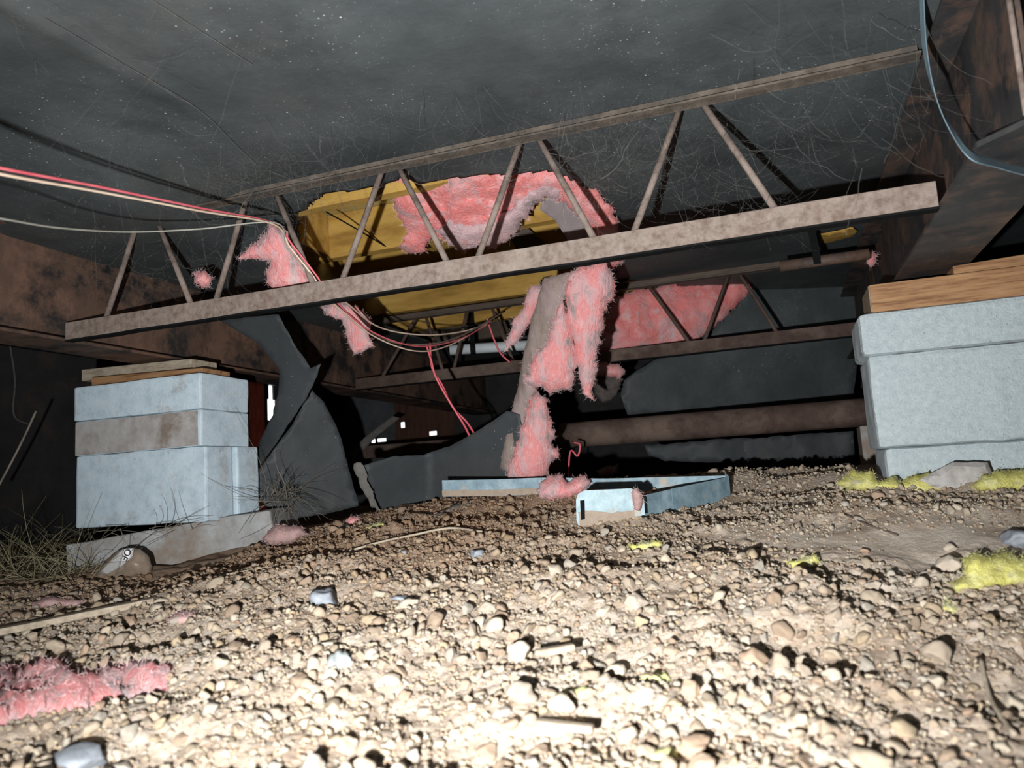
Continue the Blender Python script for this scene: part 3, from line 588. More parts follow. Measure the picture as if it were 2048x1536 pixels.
# right, behind the far truss
wool('pink_insulation', [(1175, 706), (1190, 640), (1215, 596), (1290, 578), (1400, 564), (1508, 548), (1504, 580), (1470, 612), (1440, 645), (1402, 672), (1375, 690), (1330, 694), (1260, 706)], lambda x, y: 3.06+0.0003*(x-1200), 0.10, 'pink_red', 'broad pink batt bulging out behind the rods of the far truss', seed=49, nf=1600, amp=0.03, bulge=36)
wool('pink_insulation', [(1180, 732), (1205, 724), (1232, 728), (1252, 742), (1240, 756), (1205, 752), (1186, 750)], 2.9, 0.06, 'pink', 'small pink tatter right of the long batt, below the far truss', seed=50, nf=300, bulge=12, jag=3, step=5)
slab('debris_clump', [(1184, 752), (1215, 748), (1246, 758), (1240, 780), (1222, 802), (1206, 806), (1190, 790)], 2.95, 0.06, 'grey_clump', step=5, jag=3, bulge=14, edge=0.3, amp=0.01, seed=51, label='grey dusty clump hanging under the small pink tatter', cat='debris')
pa, pb = PY(1560, 533, 2.35), PY(1738, 508, 2.35)
e = empty('pipe', (pa+pb)/2, 'short dark pipe high up at right, its open end plugged with pink', 'pipe')
tube('pipe_body', [pa, pb], 0.016, 'beam', e, k=14)
ph = pa+(pb-pa)*0.42; v, f = ribbon_geo([ph+np.array([0, -0.017, -0.012]), ph+np.array([0, -0.018, 0.02]), np.array([ph[0]-0.01, ph[1]-0.02, CH-0.001])], np.array([0.010, 0.0, 0.0]), 0.003)
mobj('hanger_flap', v, f, 'black', e)
wool('pink_insulation', [(1733, 508), (1744, 503), (1754, 510), (1752, 526), (1742, 533), (1734, 526)], 2.28, 0.03, 'pink', 'small pink plug at the end of the short dark pipe', seed=52, nf=150, bulge=8, jag=1.5, step=4)
slab('yellow_scrap', [(1640, 468), (1705, 454), (1714, 462), (1708, 472), (1650, 487), (1642, 480)], lambda x, y: np.array([float((PZ(a, b, CH-0.012)-CAM)@FW) for a, b in zip(x, y)]), 0.03, 'joist', step=6, jag=1, seed=53, label='small yellow scrap poking from the belly board below the right truss end', cat='scrap')

# ------------------------------------------------------------------ torn belly sheets
slab('torn_sheet', [(440, 640), (556, 628), (590, 690), (622, 736), (642, 727), (634, 752), (612, 798), (575, 852), (540, 905), (514, 942), (503, 925), (520, 880), (545, 830), (556, 785), (560, 740), (520, 690)], lambda x, y: 2.30-0.0010*(x-540)+0.0003*(y-640), 0.005, 'sheet', step=10, jag=1, amp=0.006, nsc=7, seed=61, label='twisted black belly sheet hanging beside the left pier, upper torn strip', cat='torn sheet')
slab('torn_sheet', [(622, 778), (648, 805), (668, 842), (684, 880), (694, 925), (706, 968), (718, 1012), (640, 1030), (560, 1040), (520, 1000), (514, 944), (545, 902), (585, 848)], lambda x, y: 2.42+0.0008*(x-600), 0.005, 'sheet', step=10, jag=1, amp=0.006, nsc=7, seed=62, label='rounded black belly sheet standing on the soil behind the left pier', cat='torn sheet')
e = slab('torn_sheet', [(728, 930), (790, 912), (845, 910), (900, 892), (955, 862), (1014, 822), (1040, 830), (1050, 900), (1040, 985), (960, 1000), (880, 1010), (762, 1030), (744, 985)], lambda x, y: 2.36-0.0011*np.abs(x-860)+0.0004*(y-900), 0.005, 'sheet', step=11, jag=1, amp=0.004, nsc=5, seed=63, label='curved black belly sheet lying behind the earth bank, left of the long batt', cat='torn sheet')
slab('torn_edge', [(706, 928), (722, 924), (732, 945), (742, 975), (760, 1020), (742, 1018), (728, 985), (712, 950)], lambda x, y: 2.20+0.0*x, 0.006, 'torn_edge', e, step=6, jag=3, seed=64)
slab('torn_sheet', [(1256, 832), (1240, 790), (1244, 762), (1305, 722), (1395, 676), (1470, 615), (1498, 560), (1745, 512), (1738, 600), (1716, 700), (1706, 816), (1480, 824)], lambda x, y: 3.22+0.0002*(x-1400), 0.006, 'belly', step=16, jag=1.5, amp=0.012, nsc=4, seed=65, label='broad black belly panel hanging behind the far truss at right', cat='torn sheet')
slab('torn_sheet', [(1290, 892), (1420, 880), (1560, 872), (1706, 862), (1712, 930), (1600, 938), (1450, 926), (1330, 922), (1296, 912)], lambda x, y: 2.98+0.0*x, 0.006, 'sheet', step=12, jag=2, amp=0.02, nsc=8, seed=66, label='black sheet slumped under the far brown tube at right', cat='torn sheet')
v_strip = [(600, 1064), (700, 1046), (790, 1030), (880, 1012), (930, 1002), (900, 1014), (830, 1030), (740, 1050), (660, 1062)]

# ------------------------------------------------------------------ far things
p0, p1 = PY(1124, 872, 2.78), PY(1760, 836, 2.78); p1[2] = p0[2]
e = empty('axle_tube', np.array([(p0[0]+p1[0])/2, p0[1], p0[2]-0.047]), 'thick rust-brown steel tube lying low behind the right pier', 'tube')
tube('tube_body', smooth_path([p0, (p0+p1)/2, p1], 4), 0.047, 'rust_dark', e, k=20)
box('support_block', (0.24, p0[1]-0.06, gz1(0.35, p0[1])-0.05), (0.40, p0[1]+0.06, p0[2]-0.046), 'concrete_pad', e, bevel=0.005)
e = empty('pipe', D(980, 697, 3.6), 'white plastic pipe with a black band far back under the floor', 'pipe')
q0, q1 = D(900, 703, 3.6), D(1085, 686, 3.6); q0[2] = q1[2] = (q0[2]+q1[2])/2
tube('pipe_body', [q0, (q0+q1)/2, q1], 0.024, 'pvc', e, k=16)
qa = q0+(q1-q0)*0.22; qb = q0+(q1-q0)*0.28
tube('band', [qa, (qa+qb)/2, qb], 0.0265, 'black', e, k=16)
qm = (qa+qb)/2; box('hanger', (qm[0]-0.012, qm[1]-0.003, qm[2]+0.02), (qm[0]+0.012, qm[1]+0.003, CH+0.168), 'black', e)
a0, a1 = PY(700, 912, 3.6), PY(1050, 880, 3.6)
e = empty('crossbeam', np.array([(a0[0]+a1[0])/2, 3.6, a0[2]-0.02]), 'low brown crossbeam far back behind the curved black sheet', 'beam')
box('beam_body', (a0[0], 3.58, a0[2]-0.02), (a1[0]+0.3, 3.65, a0[2]+0.045), 'rust_dark', e, bevel=0.003)
box('support_post', (a1[0]+0.1, 3.59, gz1(a1[0]+0.15, 3.6)-0.05), (a1[0]+0.2, 3.64, a0[2]-0.02), 'rust_dark', e)
slab('plank', [(690, 912), (733, 872), (785, 832), (800, 836), (750, 876), (712, 916)], 4.03, 0.02, 'torn_edge', step=10, seed=67, label='short grey board leaning against the far skirting', cat='board')

# ------------------------------------------------------------------ strap loop on the soil
e = empty('galvanised_strap', D(1250, 1050, 1.66), 'bent galvanised metal strip lying in a loop on the soil, slotted plate in front', 'metal strap')
def strip(pts, hw, m, name='strip', th=0.0016, n=6):
    P = smooth_path(pts, n); v, f = ribbon_geo(P, np.array([0.0, 0.0, hw]), th); return mobj(name, v, f, m, e)
hw = 0.0265
back = [D(885, 977, 2.06), D(1000, 975, 2.03), D(1100, 972, 2.00), D(1210, 974, 1.98), D(1345, 971, 1.93), D(1452, 969, 1.88)]
strip(back, hw*0.82, 'galv', 'back_strip')
strip([q_-np.array([0, 0.003, 0.013])-FW*0.0 for q_ in back[:4]], hw*0.30, 'dust', 'dirt_crust')
strip([D(1452, 968, 1.88), D(1458, 974, 1.865), D(1448, 978, 1.85), D(1345, 1001, 1.74)], hw, 'galv', 'fold_strip')
strip([D(1345, 1001, 1.742), D(1300, 1012, 1.70), D(1262, 1020, 1.655)], hw*0.98, 'galv', 'front_strip')
# slotted plate with rounded corners
pl = [(1152, 1000), (1156, 988), (1168, 981), (1262, 977), (1272, 982), (1280, 1000), (1284, 1040), (1276, 1052), (1215, 1058), (1170, 1062), (1158, 1056), (1153, 1040)]
plate = slab('slotted_plate', pl, lambda x, y: 1.62+0.00012*(x-1200), 0.003, 'galv_light', e, step=7, smooth=False, label='pale plate with a narrow slot')
slab('slot', [(1160, 1001), (1169, 1000), (1170, 1038), (1162, 1040)], 1.6118, 0.0024, 'black', plate, step=20, smooth=False)
slab('dirt_crust', [(1157, 1024), (1180, 1021), (1220, 1026), (1278, 1018), (1282, 1038), (1275, 1050), (1215, 1056), (1170, 1060), (1159, 1054)], lambda x, y: 1.6180+0.00012*(x-1200), 0.003, 'dust', plate, step=7, jag=1.5, smooth=False)
slab('bent_tab', [(1252, 998), (1262, 980), (1276, 976), (1288, 1000), (1290, 1030), (1256, 1034)], lambda x, y: 1.635-0.0006*(x-1255), 0.003, 'galv_light', e, step=7, smooth=False)
wool('pink_insulation', [(1262, 985), (1270, 975), (1282, 985), (1286, 1005), (1280, 1022), (1268, 1018), (1264, 1000)], 1.60, 0.02, 'pink_dirty', 'salmon shred stuck to the slotted metal plate', seed=71, nf=100, bulge=8, jag=1.5, step=4)

# ------------------------------------------------------------------ wool scraps on the soil
def scrap(poly, m, label, seed, off=0.0, thick=0.06, fib='pink_fibre', nf=400, cat='insulation', name='pink_insulation', **k):
    c = np.array(poly, float); b = c[c[:, 1].argmax()]; hit = ground_hit(c[:, 0].mean(), b[1]-2)
    d = float((hit-CAM)@FW)+off
    return wool(name, poly, lambda x, y: d+thick*0.4-0.0006*(y-b[1]), thick, m, label, cat=cat, fib=fib, nf=nf, seed=seed, bulge=14, jag=3.0, step=5, amp=0.012, flen=0.010, **k)
scrap([(1072, 985), (1084, 962), (1105, 950), (1122, 948), (1135, 968), (1150, 955), (1172, 950), (1180, 965), (1165, 985), (1130, 996), (1095, 1000)], 'pink', 'pink shred lying over the metal strip at the foot of the long batt', 81, off=-0.05)
scrap([(1192, 942), (1210, 931), (1238, 930), (1240, 942), (1215, 952), (1196, 950)], 'pink_dirty', 'small pink scrap in the dark right of the long batt foot', 82, off=-0.02)
scrap([(524, 1080), (535, 1060), (560, 1050), (600, 1056), (620, 1066), (590, 1080), (545, 1092)], 'pink_dirty', 'flat dull pink scrap on the soil right of the left footing slab', 83)
scrap([(690, 1044), (700, 1034), (716, 1036), (724, 1044), (706, 1050)], 'pink', 'tiny pink tuft on the sheet beside the curved black sheet', 84, thick=0.03, nf=120)
scrap([(330, 1242), (348, 1228), (380, 1224), (400, 1238), (372, 1250), (345, 1250)], 'pink_dirty', 'faint pink tuft in the gravel right of the weathered board', 85, thick=0.04, nf=150)
scrap([(60, 1205), (90, 1192), (130, 1196), (170, 1202), (150, 1214), (100, 1218), (66, 1216)], 'pink_dirty', 'flat pinkish clump in shade left, behind the weathered board', 86, thick=0.06, nf=150)
# yellow wool at the foot of the right pier
yk = dict(fib='yellow_fibre', cat='insulation', name='yellow_insulation')
scrap([(1672, 968), (1690, 955), (1706, 938), (1716, 945), (1740, 942), (1756, 962), (1788, 952), (1800, 966), (1830, 950), (1856, 944), (1874, 960), (1906, 976), (1880, 988), (1838, 992), (1800, 984), (1750, 982), (1700, 980)], 'yellow_wool', 'ragged yellow insulation lying along the foot of the right pier', 91, thick=0.07, nf=900, **yk)
scrap([(1940, 976), (1962, 952), (1990, 942), (2030, 940), (2090, 936), (2100, 985), (2030, 986), (1975, 982)], 'yellow_wool', 'yellow insulation at the right edge, beside the flat stone', 92, thick=0.07, nf=600, **yk)
scrap([(1895, 1168), (1930, 1150), (1925, 1120), (1942, 1105), (1970, 1112), (2010, 1104), (2060, 1118), (2100, 1112), (2100, 1165), (2040, 1172), (1985, 1178), (1950, 1186), (1915, 1184)], 'yellow_wool', 'large near clump of yellow insulation at the right edge', 93, thick=0.07, nf=900, **yk)
scrap([(1572, 1126), (1600, 1115), (1628, 1112), (1640, 1124), (1610, 1136), (1580, 1138)], 'yellow_wool', 'small yellow tuft on the gravel before the smooth soil patch', 94, thick=0.03, nf=200, **yk)
scrap([(1878, 1216), (1895, 1200), (1912, 1212), (1912, 1226), (1886, 1226)], 'yellow_wool', 'tiny yellow tuft below the large near yellow clump', 95, thick=0.02, nf=120, **yk)
scrap([(730, 1056), (750, 1047), (772, 1050), (768, 1060), (740, 1062)], 'yellow_wool', 'small yellow crumb beside the earth bank, left of centre', 96, thick=0.03, nf=120, **yk)
scrap([(1255, 1092), (1290, 1084), (1318, 1080), (1326, 1088), (1290, 1098), (1262, 1100)], 'yellow_wool', 'thin yellow shred on the soil in front of the slotted plate', 97, thick=0.03, nf=160, **yk)

def ground_mat(name, poly, height, m, label, cat, seed, step=9, jag=5, nf=0, fib=None, amp=0.5):
    V, Fc, bd, o = cdt(poly, step, jag, seed)
    G = np.array([ground_hit(a, b) for a, b in V])
    dist = np.min(np.linalg.norm(V[:, None]-o[None], axis=2), axis=1); p = np.sqrt(np.clip(dist/30, 0, 1))
    nz = fbm(G[:, 0]*30+seed, G[:, 1]*30, seed, 4)
    top = G.copy(); top[:, 2] = gz(G[:, 0], G[:, 1])+0.004+height*p*(1+amp*2*nz); bot = G.copy(); bot[:, 2] = gz(G[:, 0], G[:, 1])-0.004
    n = len(V); f = [t[::-1] for t in Fc]+[tuple(i+n for i in t) for t in Fc]+[(a, b, b+n, a+n) for a, b in bd]
    ob = mobj(name, np.vstack([top, bot]), f, m, None, True, label=label, cat=cat)
    if nf:
        g = np.random.default_rng(seed); strands('fibres', top[g.integers(0, n, nf)], g, 0.012, fib, ob, down=-0.6)
    return ob
ground_mat('pink_insulation', [(-40, 1350), (30, 1345), (80, 1335), (140, 1340), (150, 1362), (210, 1345), (290, 1328), (345, 1330), (335, 1360), (280, 1375), (220, 1395), (170, 1415), (110, 1425), (50, 1440), (-40, 1470)], 0.022, 'pink', 'near pink insulation piece lying on the gravel at the lower left', 'insulation', 101, nf=1200, fib='pink_fibre')
ground_mat('belly_scrap', [(560, 1066), (640, 1058), (740, 1046), (830, 1028), (925, 1004), (945, 1006), (880, 1024), (800, 1042), (700, 1058), (610, 1070)], 0.018, 'torn_edge', 'grey strip of belly board lying on the earth bank left of centre', 'torn sheet', 102, step=10, jag=1, amp=0.1)

# ------------------------------------------------------------------ boards, stones and small litter
def board(p_a, p_b, w, h, m, label, cat='board', name='board', lift=0.004, seed=0):
    A, B = ground_hit(*p_a), ground_hit(*p_b); L = np.linalg.norm((B-A)[:2]); ang = math.atan2(B[1]-A[1], B[0]-A[0])
    pitch = math.atan2(B[2]-A[2], L); c = (A+B)/2; c[2] += h/2+lift
    bm = bm_box((-L/2, -w/2, -h/2), (L/2, w/2, h/2), bevel=0.002, cuts=6, noise=0.0015, seed=seed)
    bm.transform(Matrix.Translation(Vector(c)) @ Matrix.Rotation(ang, 4, 'Z') @ Matrix.Rotation(-pitch, 4, 'Y'))
    return bm_obj(name, bm, m, None, label=label, cat=cat)
board((-60, 1286), (312, 1212), 0.034, 0.011, 'wood_grey', 'weathered pale board lying in the gravel at the left edge', seed=3)
board((430, 1162), (540, 1142), 0.008, 0.006, 'wood_grey', 'pale splinter on the brown gravel below the left footing slab', cat='splinter', name='splinter', seed=4)
board((1070, 1320), (1150, 1308), 0.012, 0.008, 'wood_grey', 'pale wood chip in the bright gravel near the centre', cat='splinter', name='splinter', seed=5)
board((1076, 1462), (1190, 1474), 0.010, 0.007, 'wood_grey', 'cream stick on the blurred gravel at the bottom centre', cat='splinter', name='splinter', seed=6)
def ico(sub):
    bm = bmesh.new(); bmesh.ops.create_icosphere(bm, subdivisions=sub, radius=1.0)
    v = np.array([x.co[:] for x in bm.verts]); f = np.array([[q.index for q in g_.verts] for g_ in bm.faces]); bm.free(); return v, f
def stone_verts(v, seed, rough=0.20):
    g = np.random.default_rng(seed); n = v+0
    for _ in range(11):                                            # cut facets
        d = g.normal(0, 1, 3); d /= np.linalg.norm(d); h = g.uniform(0.42, 0.86); s = n@d; n = n-np.clip(s-h, 0, None)[:, None]*d*0.96
    n = n*(1+rough*vn(v[:, 0]*1.6+seed*3.1, v[:, 1]*1.6, v[:, 2]*1.6)+0.10*vn(v[:, 0]*4.5+seed*1.7, v[:, 1]*4.5, v[:, 2]*4.5))[:, None]
    n = n*np.array([1.0, g.uniform(0.62, 1.0), g.uniform(0.5, 0.85)])
    return n/np.abs(n).max()
IV2, IF2 = ico(3)
def stone(px, py, wpx, m, label, seed, flat=1.0, cat='stone', name='stone'):
    hit = ground_hit(px, py); d = float((hit-CAM)@FW); r = wpx*0.5*d/F
    v = stone_verts(IV2, seed)*r; v[:, 2] *= flat
    a = seed*1.3; v = v@np.array([[math.cos(a), -math.sin(a), 0], [math.sin(a), math.cos(a), 0], [0, 0, 1]])
    v = v+np.array([hit[0], hit[1], gz1(hit[0], hit[1])-v[:, 2].min()*0.55])
    return mobj(name, v, [tuple(t) for t in IF2], m, None, True, label=label, cat=cat)
stone(652, 1200, 75, 'stone_grey', 'speckled grey stone left of centre, with a tan pebble against it', 1)
stone(797, 1190, 48, 'stone_grey', 'blue-grey flat stone right of the speckled grey stone', 2, 0.7)
stone(952, 1110, 38, 'stone_grey', 'grey stone in the brown soil below the curved black sheet', 3, 0.7)
stone(806, 1112, 24, 'stone_grey', 'small upright grey stone on the brown soil left of centre', 4, 1.2)
stone(165, 1515, 130, 'stone_grey', 'large blurred grey stone at the bottom left corner', 5, 0.7)
stone(1900, 1135, 52, 'pebble', 'pinkish square stone beside the large near yellow clump', 6, 1.2)
stone(1903, 1095, 34, 'pebble', 'small pale stone right above the pinkish square stone', 7, 1.2)
stone(2030, 1085, 80, 'stone_grey', 'pale rounded stone at the right edge above the yellow clump', 8, 0.8)
stone(1045, 1415, 66, 'pebble', 'large pale pebble casting a long shadow at the bottom centre', 9, 1.1)
stone(1665, 1378, 50, 'pebble', 'round white pebble on bare soil at the lower right', 10, 1.2)
stone(1272, 1195, 50, 'pebble', 'cream stone with dark shade behind it, right of centre', 11, 1.1)
stone(1035, 1305, 52, 'pebble', 'wedge-shaped tan stone amid the bright gravel near the centre', 12, 1.1)
stone(1745, 1180, 50, 'pebble', 'angular white stone left of the large near yellow clump', 13, 1.1)
slab('flat_stone', [(1835, 962), (1870, 942), (1905, 925), (1975, 924), (1984, 945), (1960, 968), (1930, 985), (1880, 984), (1850, 972)], lambda x, y: 1.60+0.0*x, 0.05, 'concrete_dusty', step=9, jag=1, bulge=12, edge=0.5, amp=0.004, seed=111, smooth=False, label='flat brown slab fragment leaning before the right pier', cat='stone')
for (px, py, w, lab, sd) in ((1148, 1388, 62, 'yellow-green leaf bit on the bare soil right of the bottom centre', 1), (1312, 1350, 60, 'pale yellow leaf bit on bare soil, farther right', 2), (1330, 1510, 60, 'blurred yellow leaf bit at the bottom right of centre', 3)):
    ground_mat('leaf_bit', [(px-w/2, py+6), (px-w/4, py-8), (px+w/3, py-10), (px+w/2, py-2), (px+w/4, py+8), (px-w/4, py+11)], 0.004, 'leaf', lab, 'leaf', 120+sd, step=7, jag=2)
ground_mat('foil_scrap', [(648, 1352), (660, 1330), (684, 1316), (704, 1318), (700, 1334), (676, 1350), (656, 1362)], 0.006, 'foil', 'crumpled silvery scrap on the bright gravel left of centre', 'scrap', 131, step=6, jag=3)

def twig(pts, r, m, label):
    P = []
    for a, b in pts:
        h = ground_hit(a, b); h[2] = gz1(h[0], h[1])+r*2.5; P.append(h)
    return tube('twig', smooth_path(P, 5), r, m, None, k=6, label=label, cat='twig')
twig([(690, 1104), (760, 1090), (830, 1078), (900, 1072), (965, 1078)], 0.0026, 'wood_grey', 'long thin twig curving over the brown bank left of the slotted plate')
twig([(1690, 1030), (1735, 1046), (1795, 1068)], 0.0018, 'old_wood', 'thin dark twig on the smooth soil patch at right')
twig([(1960, 1310), (1975, 1370), (2000, 1420), (2030, 1470)], 0.0026, 'wood_grey', 'pale bent stalk at the lower right edge')
slab('loose_board', [(1008, 456), (1034, 438), (1090, 486), (1092, 520), (1040, 510)], 2.62, 0.035, 'old_wood', step=14, seed=151, smooth=False, label='short brown board inside the hole below the grey paper', cat='board')

# ------------------------------------------------------------------ lettered bag before the left footing
hb = D(250, 1128, 1.93)
e = empty('plastic_bag', D(240, 1160, 1.93), 'crumpled brown plastic bag with lettered label in front of the left footing slab', 'bag')
slab('bag_body', [(186, 1160), (196, 1140), (212, 1120), (232, 1102), (256, 1095), (280, 1098), (298, 1112), (304, 1134), (300, 1152), (260, 1164), (215, 1170)], 1.93, 0.09, 'bag', e, step=5, jag=1, bulge=34, edge=0.15, amp=0.008, seed=141)
lab = slab('bag_label', [(200, 1144), (224, 1118), (246, 1098), (268, 1096), (266, 1112), (244, 1132), (214, 1148)], lambda x, y: 1.872+0.0005*np.abs(x-245)+0.0002*np.abs(y-1120), 0.003, 'bag_label', e, step=5, seed=142, amp=0.002)
def letters(txt, px, py, d, size, rot, parent):
    cu = bpy.data.curves.new('t', 'FONT'); cu.body = txt; cu.size = size; cu.extrude = 0.0006; cu.align_x = 'CENTER'; cu.align_y = 'CENTER'
    t = bpy.data.objects.new('t', cu); COL.objects.link(t); dg = bpy.context.evaluated_depsgraph_get(); dg.update()
    me = bpy.data.meshes.new_from_object(t.evaluated_get(dg)); bpy.data.objects.remove(t)
    c = D(px, py, d); a, b = math.cos(rot), math.sin(rot)
    ex = RT*a+UP*b; ey = -RT*b+UP*a
    v = np.array([x.co[:] for x in me.vertices]); V = c+v[:, :1]*ex+v[:, 1:2]*ey-v[:, 2:3]*FW
    return mobj('lettering', V, [list(p.vertices) for p in me.polygons], 'ink', parent)
letters('OF', 252, 1109, 1.868, 0.022, math.radians(-118), lab)

# ------------------------------------------------------------------ grass and weeds
def blades(name, roots, g, ln, m, label, cat='grass', lean=(0, 0, 0.6), wid=0.0011, spread=1.0, curl=0.7):
    parts = []
    for r in roots:
        d = g.normal(0, spread, 3)+np.array(lean); d /= np.linalg.norm(d); L = ln*g.uniform(0.4, 1.0); bend = g.normal(0, curl, 3); bend[2] -= 0.5
        t = np.linspace(0, 1, 7)[:, None]; P = r+d*L*t+bend*L*0.45*t**2
        zf = gz(P[:, 0], P[:, 1])+0.003; P[:, 2] = np.maximum(P[:, 2], zf)
        parts.append(tube_geo(P, wid*np.linspace(1, 0.35, 7), 3, False))
    v, f = joined(parts); return mobj(name, v, f, m, None, True, label=label, cat=cat)
g = np.random.default_rng(3)
rts = []
for _ in range(520):
    px, py = g.uniform(-80, 190), g.uniform(1085, 1165)
    h = ground_hit(px, py); rts.append(np.array([h[0], h[1], gz1(h[0], h[1])]))
blades('grass_clump', rts, g, 0.17, 'grass', 'matted dry green grass left of the left footing slab', wid=0.0012)
rts = [D(560+g.normal(0, 18), 995+g.normal(0, 8), 2.12+g.normal(0, .03)) for _ in range(75)]
blades('weed_clump', rts, g, 0.16, 'dry_grass', 'dry weeds sprouting right of the left pier before the black sheet', 'weed', lean=(0.1, 0, 0.7), wid=0.001)
rts = [D(330+g.uniform(-150, 60), 1062+g.uniform(-6, 8), 1.84) for _ in range(16)]
blades('dry_stems', rts, g, 0.15, 'dry_grass', 'thin dry stems lying against the left pier front', 'stem', lean=(0.3, 0.0, 0.3), wid=0.0011)
wire([PX(20, 690, -2.99), PX(30, 760, -2.985), PX(28, 830, -2.985), PX(60, 850, -2.99)], 0.004, 'torn_edge', None, name='root', n=6)
tag(COL.objects['root'], 'knobbly pale root on the dark skirting at the left edge', 'root')
wire([D(-10, 985, 2.1), D(25, 920, 2.12), D(50, 870, 2.14), D(72, 822, 2.16)], 0.003, 'dry_grass', None, name='stem', n=6)
tag(COL.objects['stem'], 'long pale stalk leaning left of the left pier', 'stem')

# ------------------------------------------------------------------ cobwebs
def cobweb(name, label, n, xr_, yr_, dr, seed, ln=(20, 110), r=0.00030, extra=()):
    g = np.random.default_rng(seed); parts = []
    for _ in range(n):
        px, py, d = g.uniform(*xr_), g.uniform(*yr_), g.uniform(*dr); a = g.uniform(0, 2*math.pi); L = g.uniform(*ln)
        k = 7; t = np.linspace(0, 1, k); w = np.cumsum(g.normal(0, L*0.03, (k, 2)), 0)
        X = px+math.cos(a)*L*t+w[:, 0]; Yp = py+math.sin(a)*L*t+w[:, 1]+L*0.12*np.sin(np.pi*t)
        P = np.array([D(x, y, d+g.uniform(-.01, .01)) for x, y in zip(X, Yp)])
        P[:, 2] = np.minimum(P[:, 2], CH-0.012)
        parts.append(tube_geo(P, r*g.choice([0.22, 0.28, 0.36, 0.5, 1.1], p=[.3, .3, .22, .15, .03]), 3, False))
    for st in extra: parts.append(tube_geo(smooth_path(st, 6), 0.0006, 3, False))
    v, f = joined(parts); return mobj(name, v, f, 'web', None, True, label=label, cat='cobweb', kind='stuff')
cobweb('cobweb', 'dense grey cobwebs strung across the right bays of the front truss', 330, (1150, 1640), (240, 430), (1.36, 1.47), 1)
cobweb('cobweb', 'grey cobwebs under the belly board around the left end of the top chord', 260, (420, 640), (300, 440), (1.45, 1.72), 2)
cobweb('cobweb', 'cobwebs strung between the leftmost truss rods', 90, (170, 480), (450, 600), (1.60, 1.72), 3)
cobweb('cobweb', 'thin cobwebs along the front top chord under the belly board', 260, (600, 1400), (250, 380), (1.25, 1.5), 4, (30, 130))
cobweb('cobweb', 'loose cobweb threads, a scratch and a seam line under the belly board at left', 40, (20, 420), (60, 420), (1.0, 1.5), 5, (60, 220), extra=[[PZ(a, b, CH-0.016) for a, b in ((280, -15), (350, 30), (420, 75), (505, 130))], [PZ(a, b, CH-0.02) for a, b in ((90, 36), (240, 125), (396, 219), (470, 290), (520, 338))]])  # extra strands are added to stand in for a board scratch and seam
cobweb('cobweb', 'loose cobweb threads under the belly board near the right beam', 70, (1480, 1860), (40, 330), (1.0, 1.3), 6, (40, 180), 0.0004)

# ------------------------------------------------------------------ gravel
TINTS = 0.95*np.array([(0.44, 0.365, 0.28), (0.40, 0.32, 0.24), (0.38, 0.315, 0.25), (0.50, 0.435, 0.35), (0.33, 0.25, 0.185), (0.43, 0.34, 0.235), (0.40, 0.36, 0.31), (0.43, 0.31, 0.225)])
TNAMES = ['tan', 'light brown', 'grey-brown', 'cream', 'dark brown', 'yellowish', 'greyish', 'reddish']
IV1, IF1 = ico(2); IV0, IF0 = ico(1)
NV = 24
VAR2 = [stone_verts(IV2, 200+i) for i in range(NV)]; VAR1 = [stone_verts(IV1, 200+i) for i in range(NV)]; VAR0 = [stone_verts(IV0, 200+i, 0.15) for i in range(NV)]
for o in [o for o in COL.objects if o.type == 'MESH' and o.data.materials[0] == MATS['pebble']]:
    set_tint(o.data, np.tile(np.array((0.50, 0.43, 0.355)), (len(o.data.vertices), 1)))
def sample(n, rmed, rsig, rmax, seed, dens0):
    g = np.random.default_rng(seed)
    n = int(n*1.36); dd = np.sqrt(g.uniform(0.42**2, 2.3**2, n)); az = g.uniform(-1.0, 0.82, n)     # evenly over a wide wedge of soil
    wx = dd*np.sin(az-YAW); wy = dd*np.cos(az-YAW)
    r = np.clip(rmed*np.exp(g.normal(0, rsig, n)), 0.0018, rmax)
    dn = fbm(wx*4.5, wy*4.5, 3.3, 3)*0.8+dens0-0.95*smoothness(wx, wy)+0.25*np.clip((0.05-wx)/0.3, 0, 1)-0.30*np.clip((wx+0.02)/0.2, 0, 1)*(wy < 0.85)
    keep = g.uniform(-0.35, 0.55, n) < dn
    wx, wy, r = wx[keep], wy[keep], r[keep]
    clear = ~(((wx > -2.12) & (wx < -1.33) & (wy > 1.50)) | ((wx > 0.17) & (wy > 1.86)))
    return wx[clear], wy[clear], r[clear], g
def thin(wx, wy, rr, f):
    order = np.argsort(-rr); cell = {}; keep = []
    for i in order:
        cx, cy = int(wx[i]/0.045), int(wy[i]/0.045); ok = True
        for a in (-1, 0, 1):
            for b in (-1, 0, 1):
                for j in cell.get((cx+a, cy+b), ()):
                    if (wx[i]-wx[j])**2+(wy[i]-wy[j])**2 < (f*(rr[i]+rr[j]))**2: ok = False; break
                if not ok: break
            if not ok: break
        if ok: cell.setdefault((cx, cy), []).append(i); keep.append(i)
    keep = np.array(keep); return wx[keep], wy[keep], rr[keep]
wx, wy, rr, g = sample(40000, 0.0043, 0.48, 0.019, 5, 0.34)
rr *= np.where(wy > 1.25, 0.85, 1.0)
wx, wy, rr = thin(wx, wy, rr, 0.72)
wz = gz(wx, wy); n = len(wx); print('pebbles', n)
var = g.integers(0, NV, n); yaw = g.uniform(0, 2*np.pi, n); tl = g.normal(0, 0.5, (n, 2)); lift = g.uniform(-0.1, 0.42, n)
tcol = TINTS[g.choice(len(TINTS), n, p=[.24, .18, .15, .15, .10, .07, .08, .03])]*g.uniform(0.82, 1.12, n)[:, None]*soil_hue_and_shade(wx, wy)
ppx, ppy, pdp = proj(np.stack([wx, wy, wz], 1))
vis = (ppx > 0) & (ppx < 2048) & (ppy > 0) & (ppy < 1536)
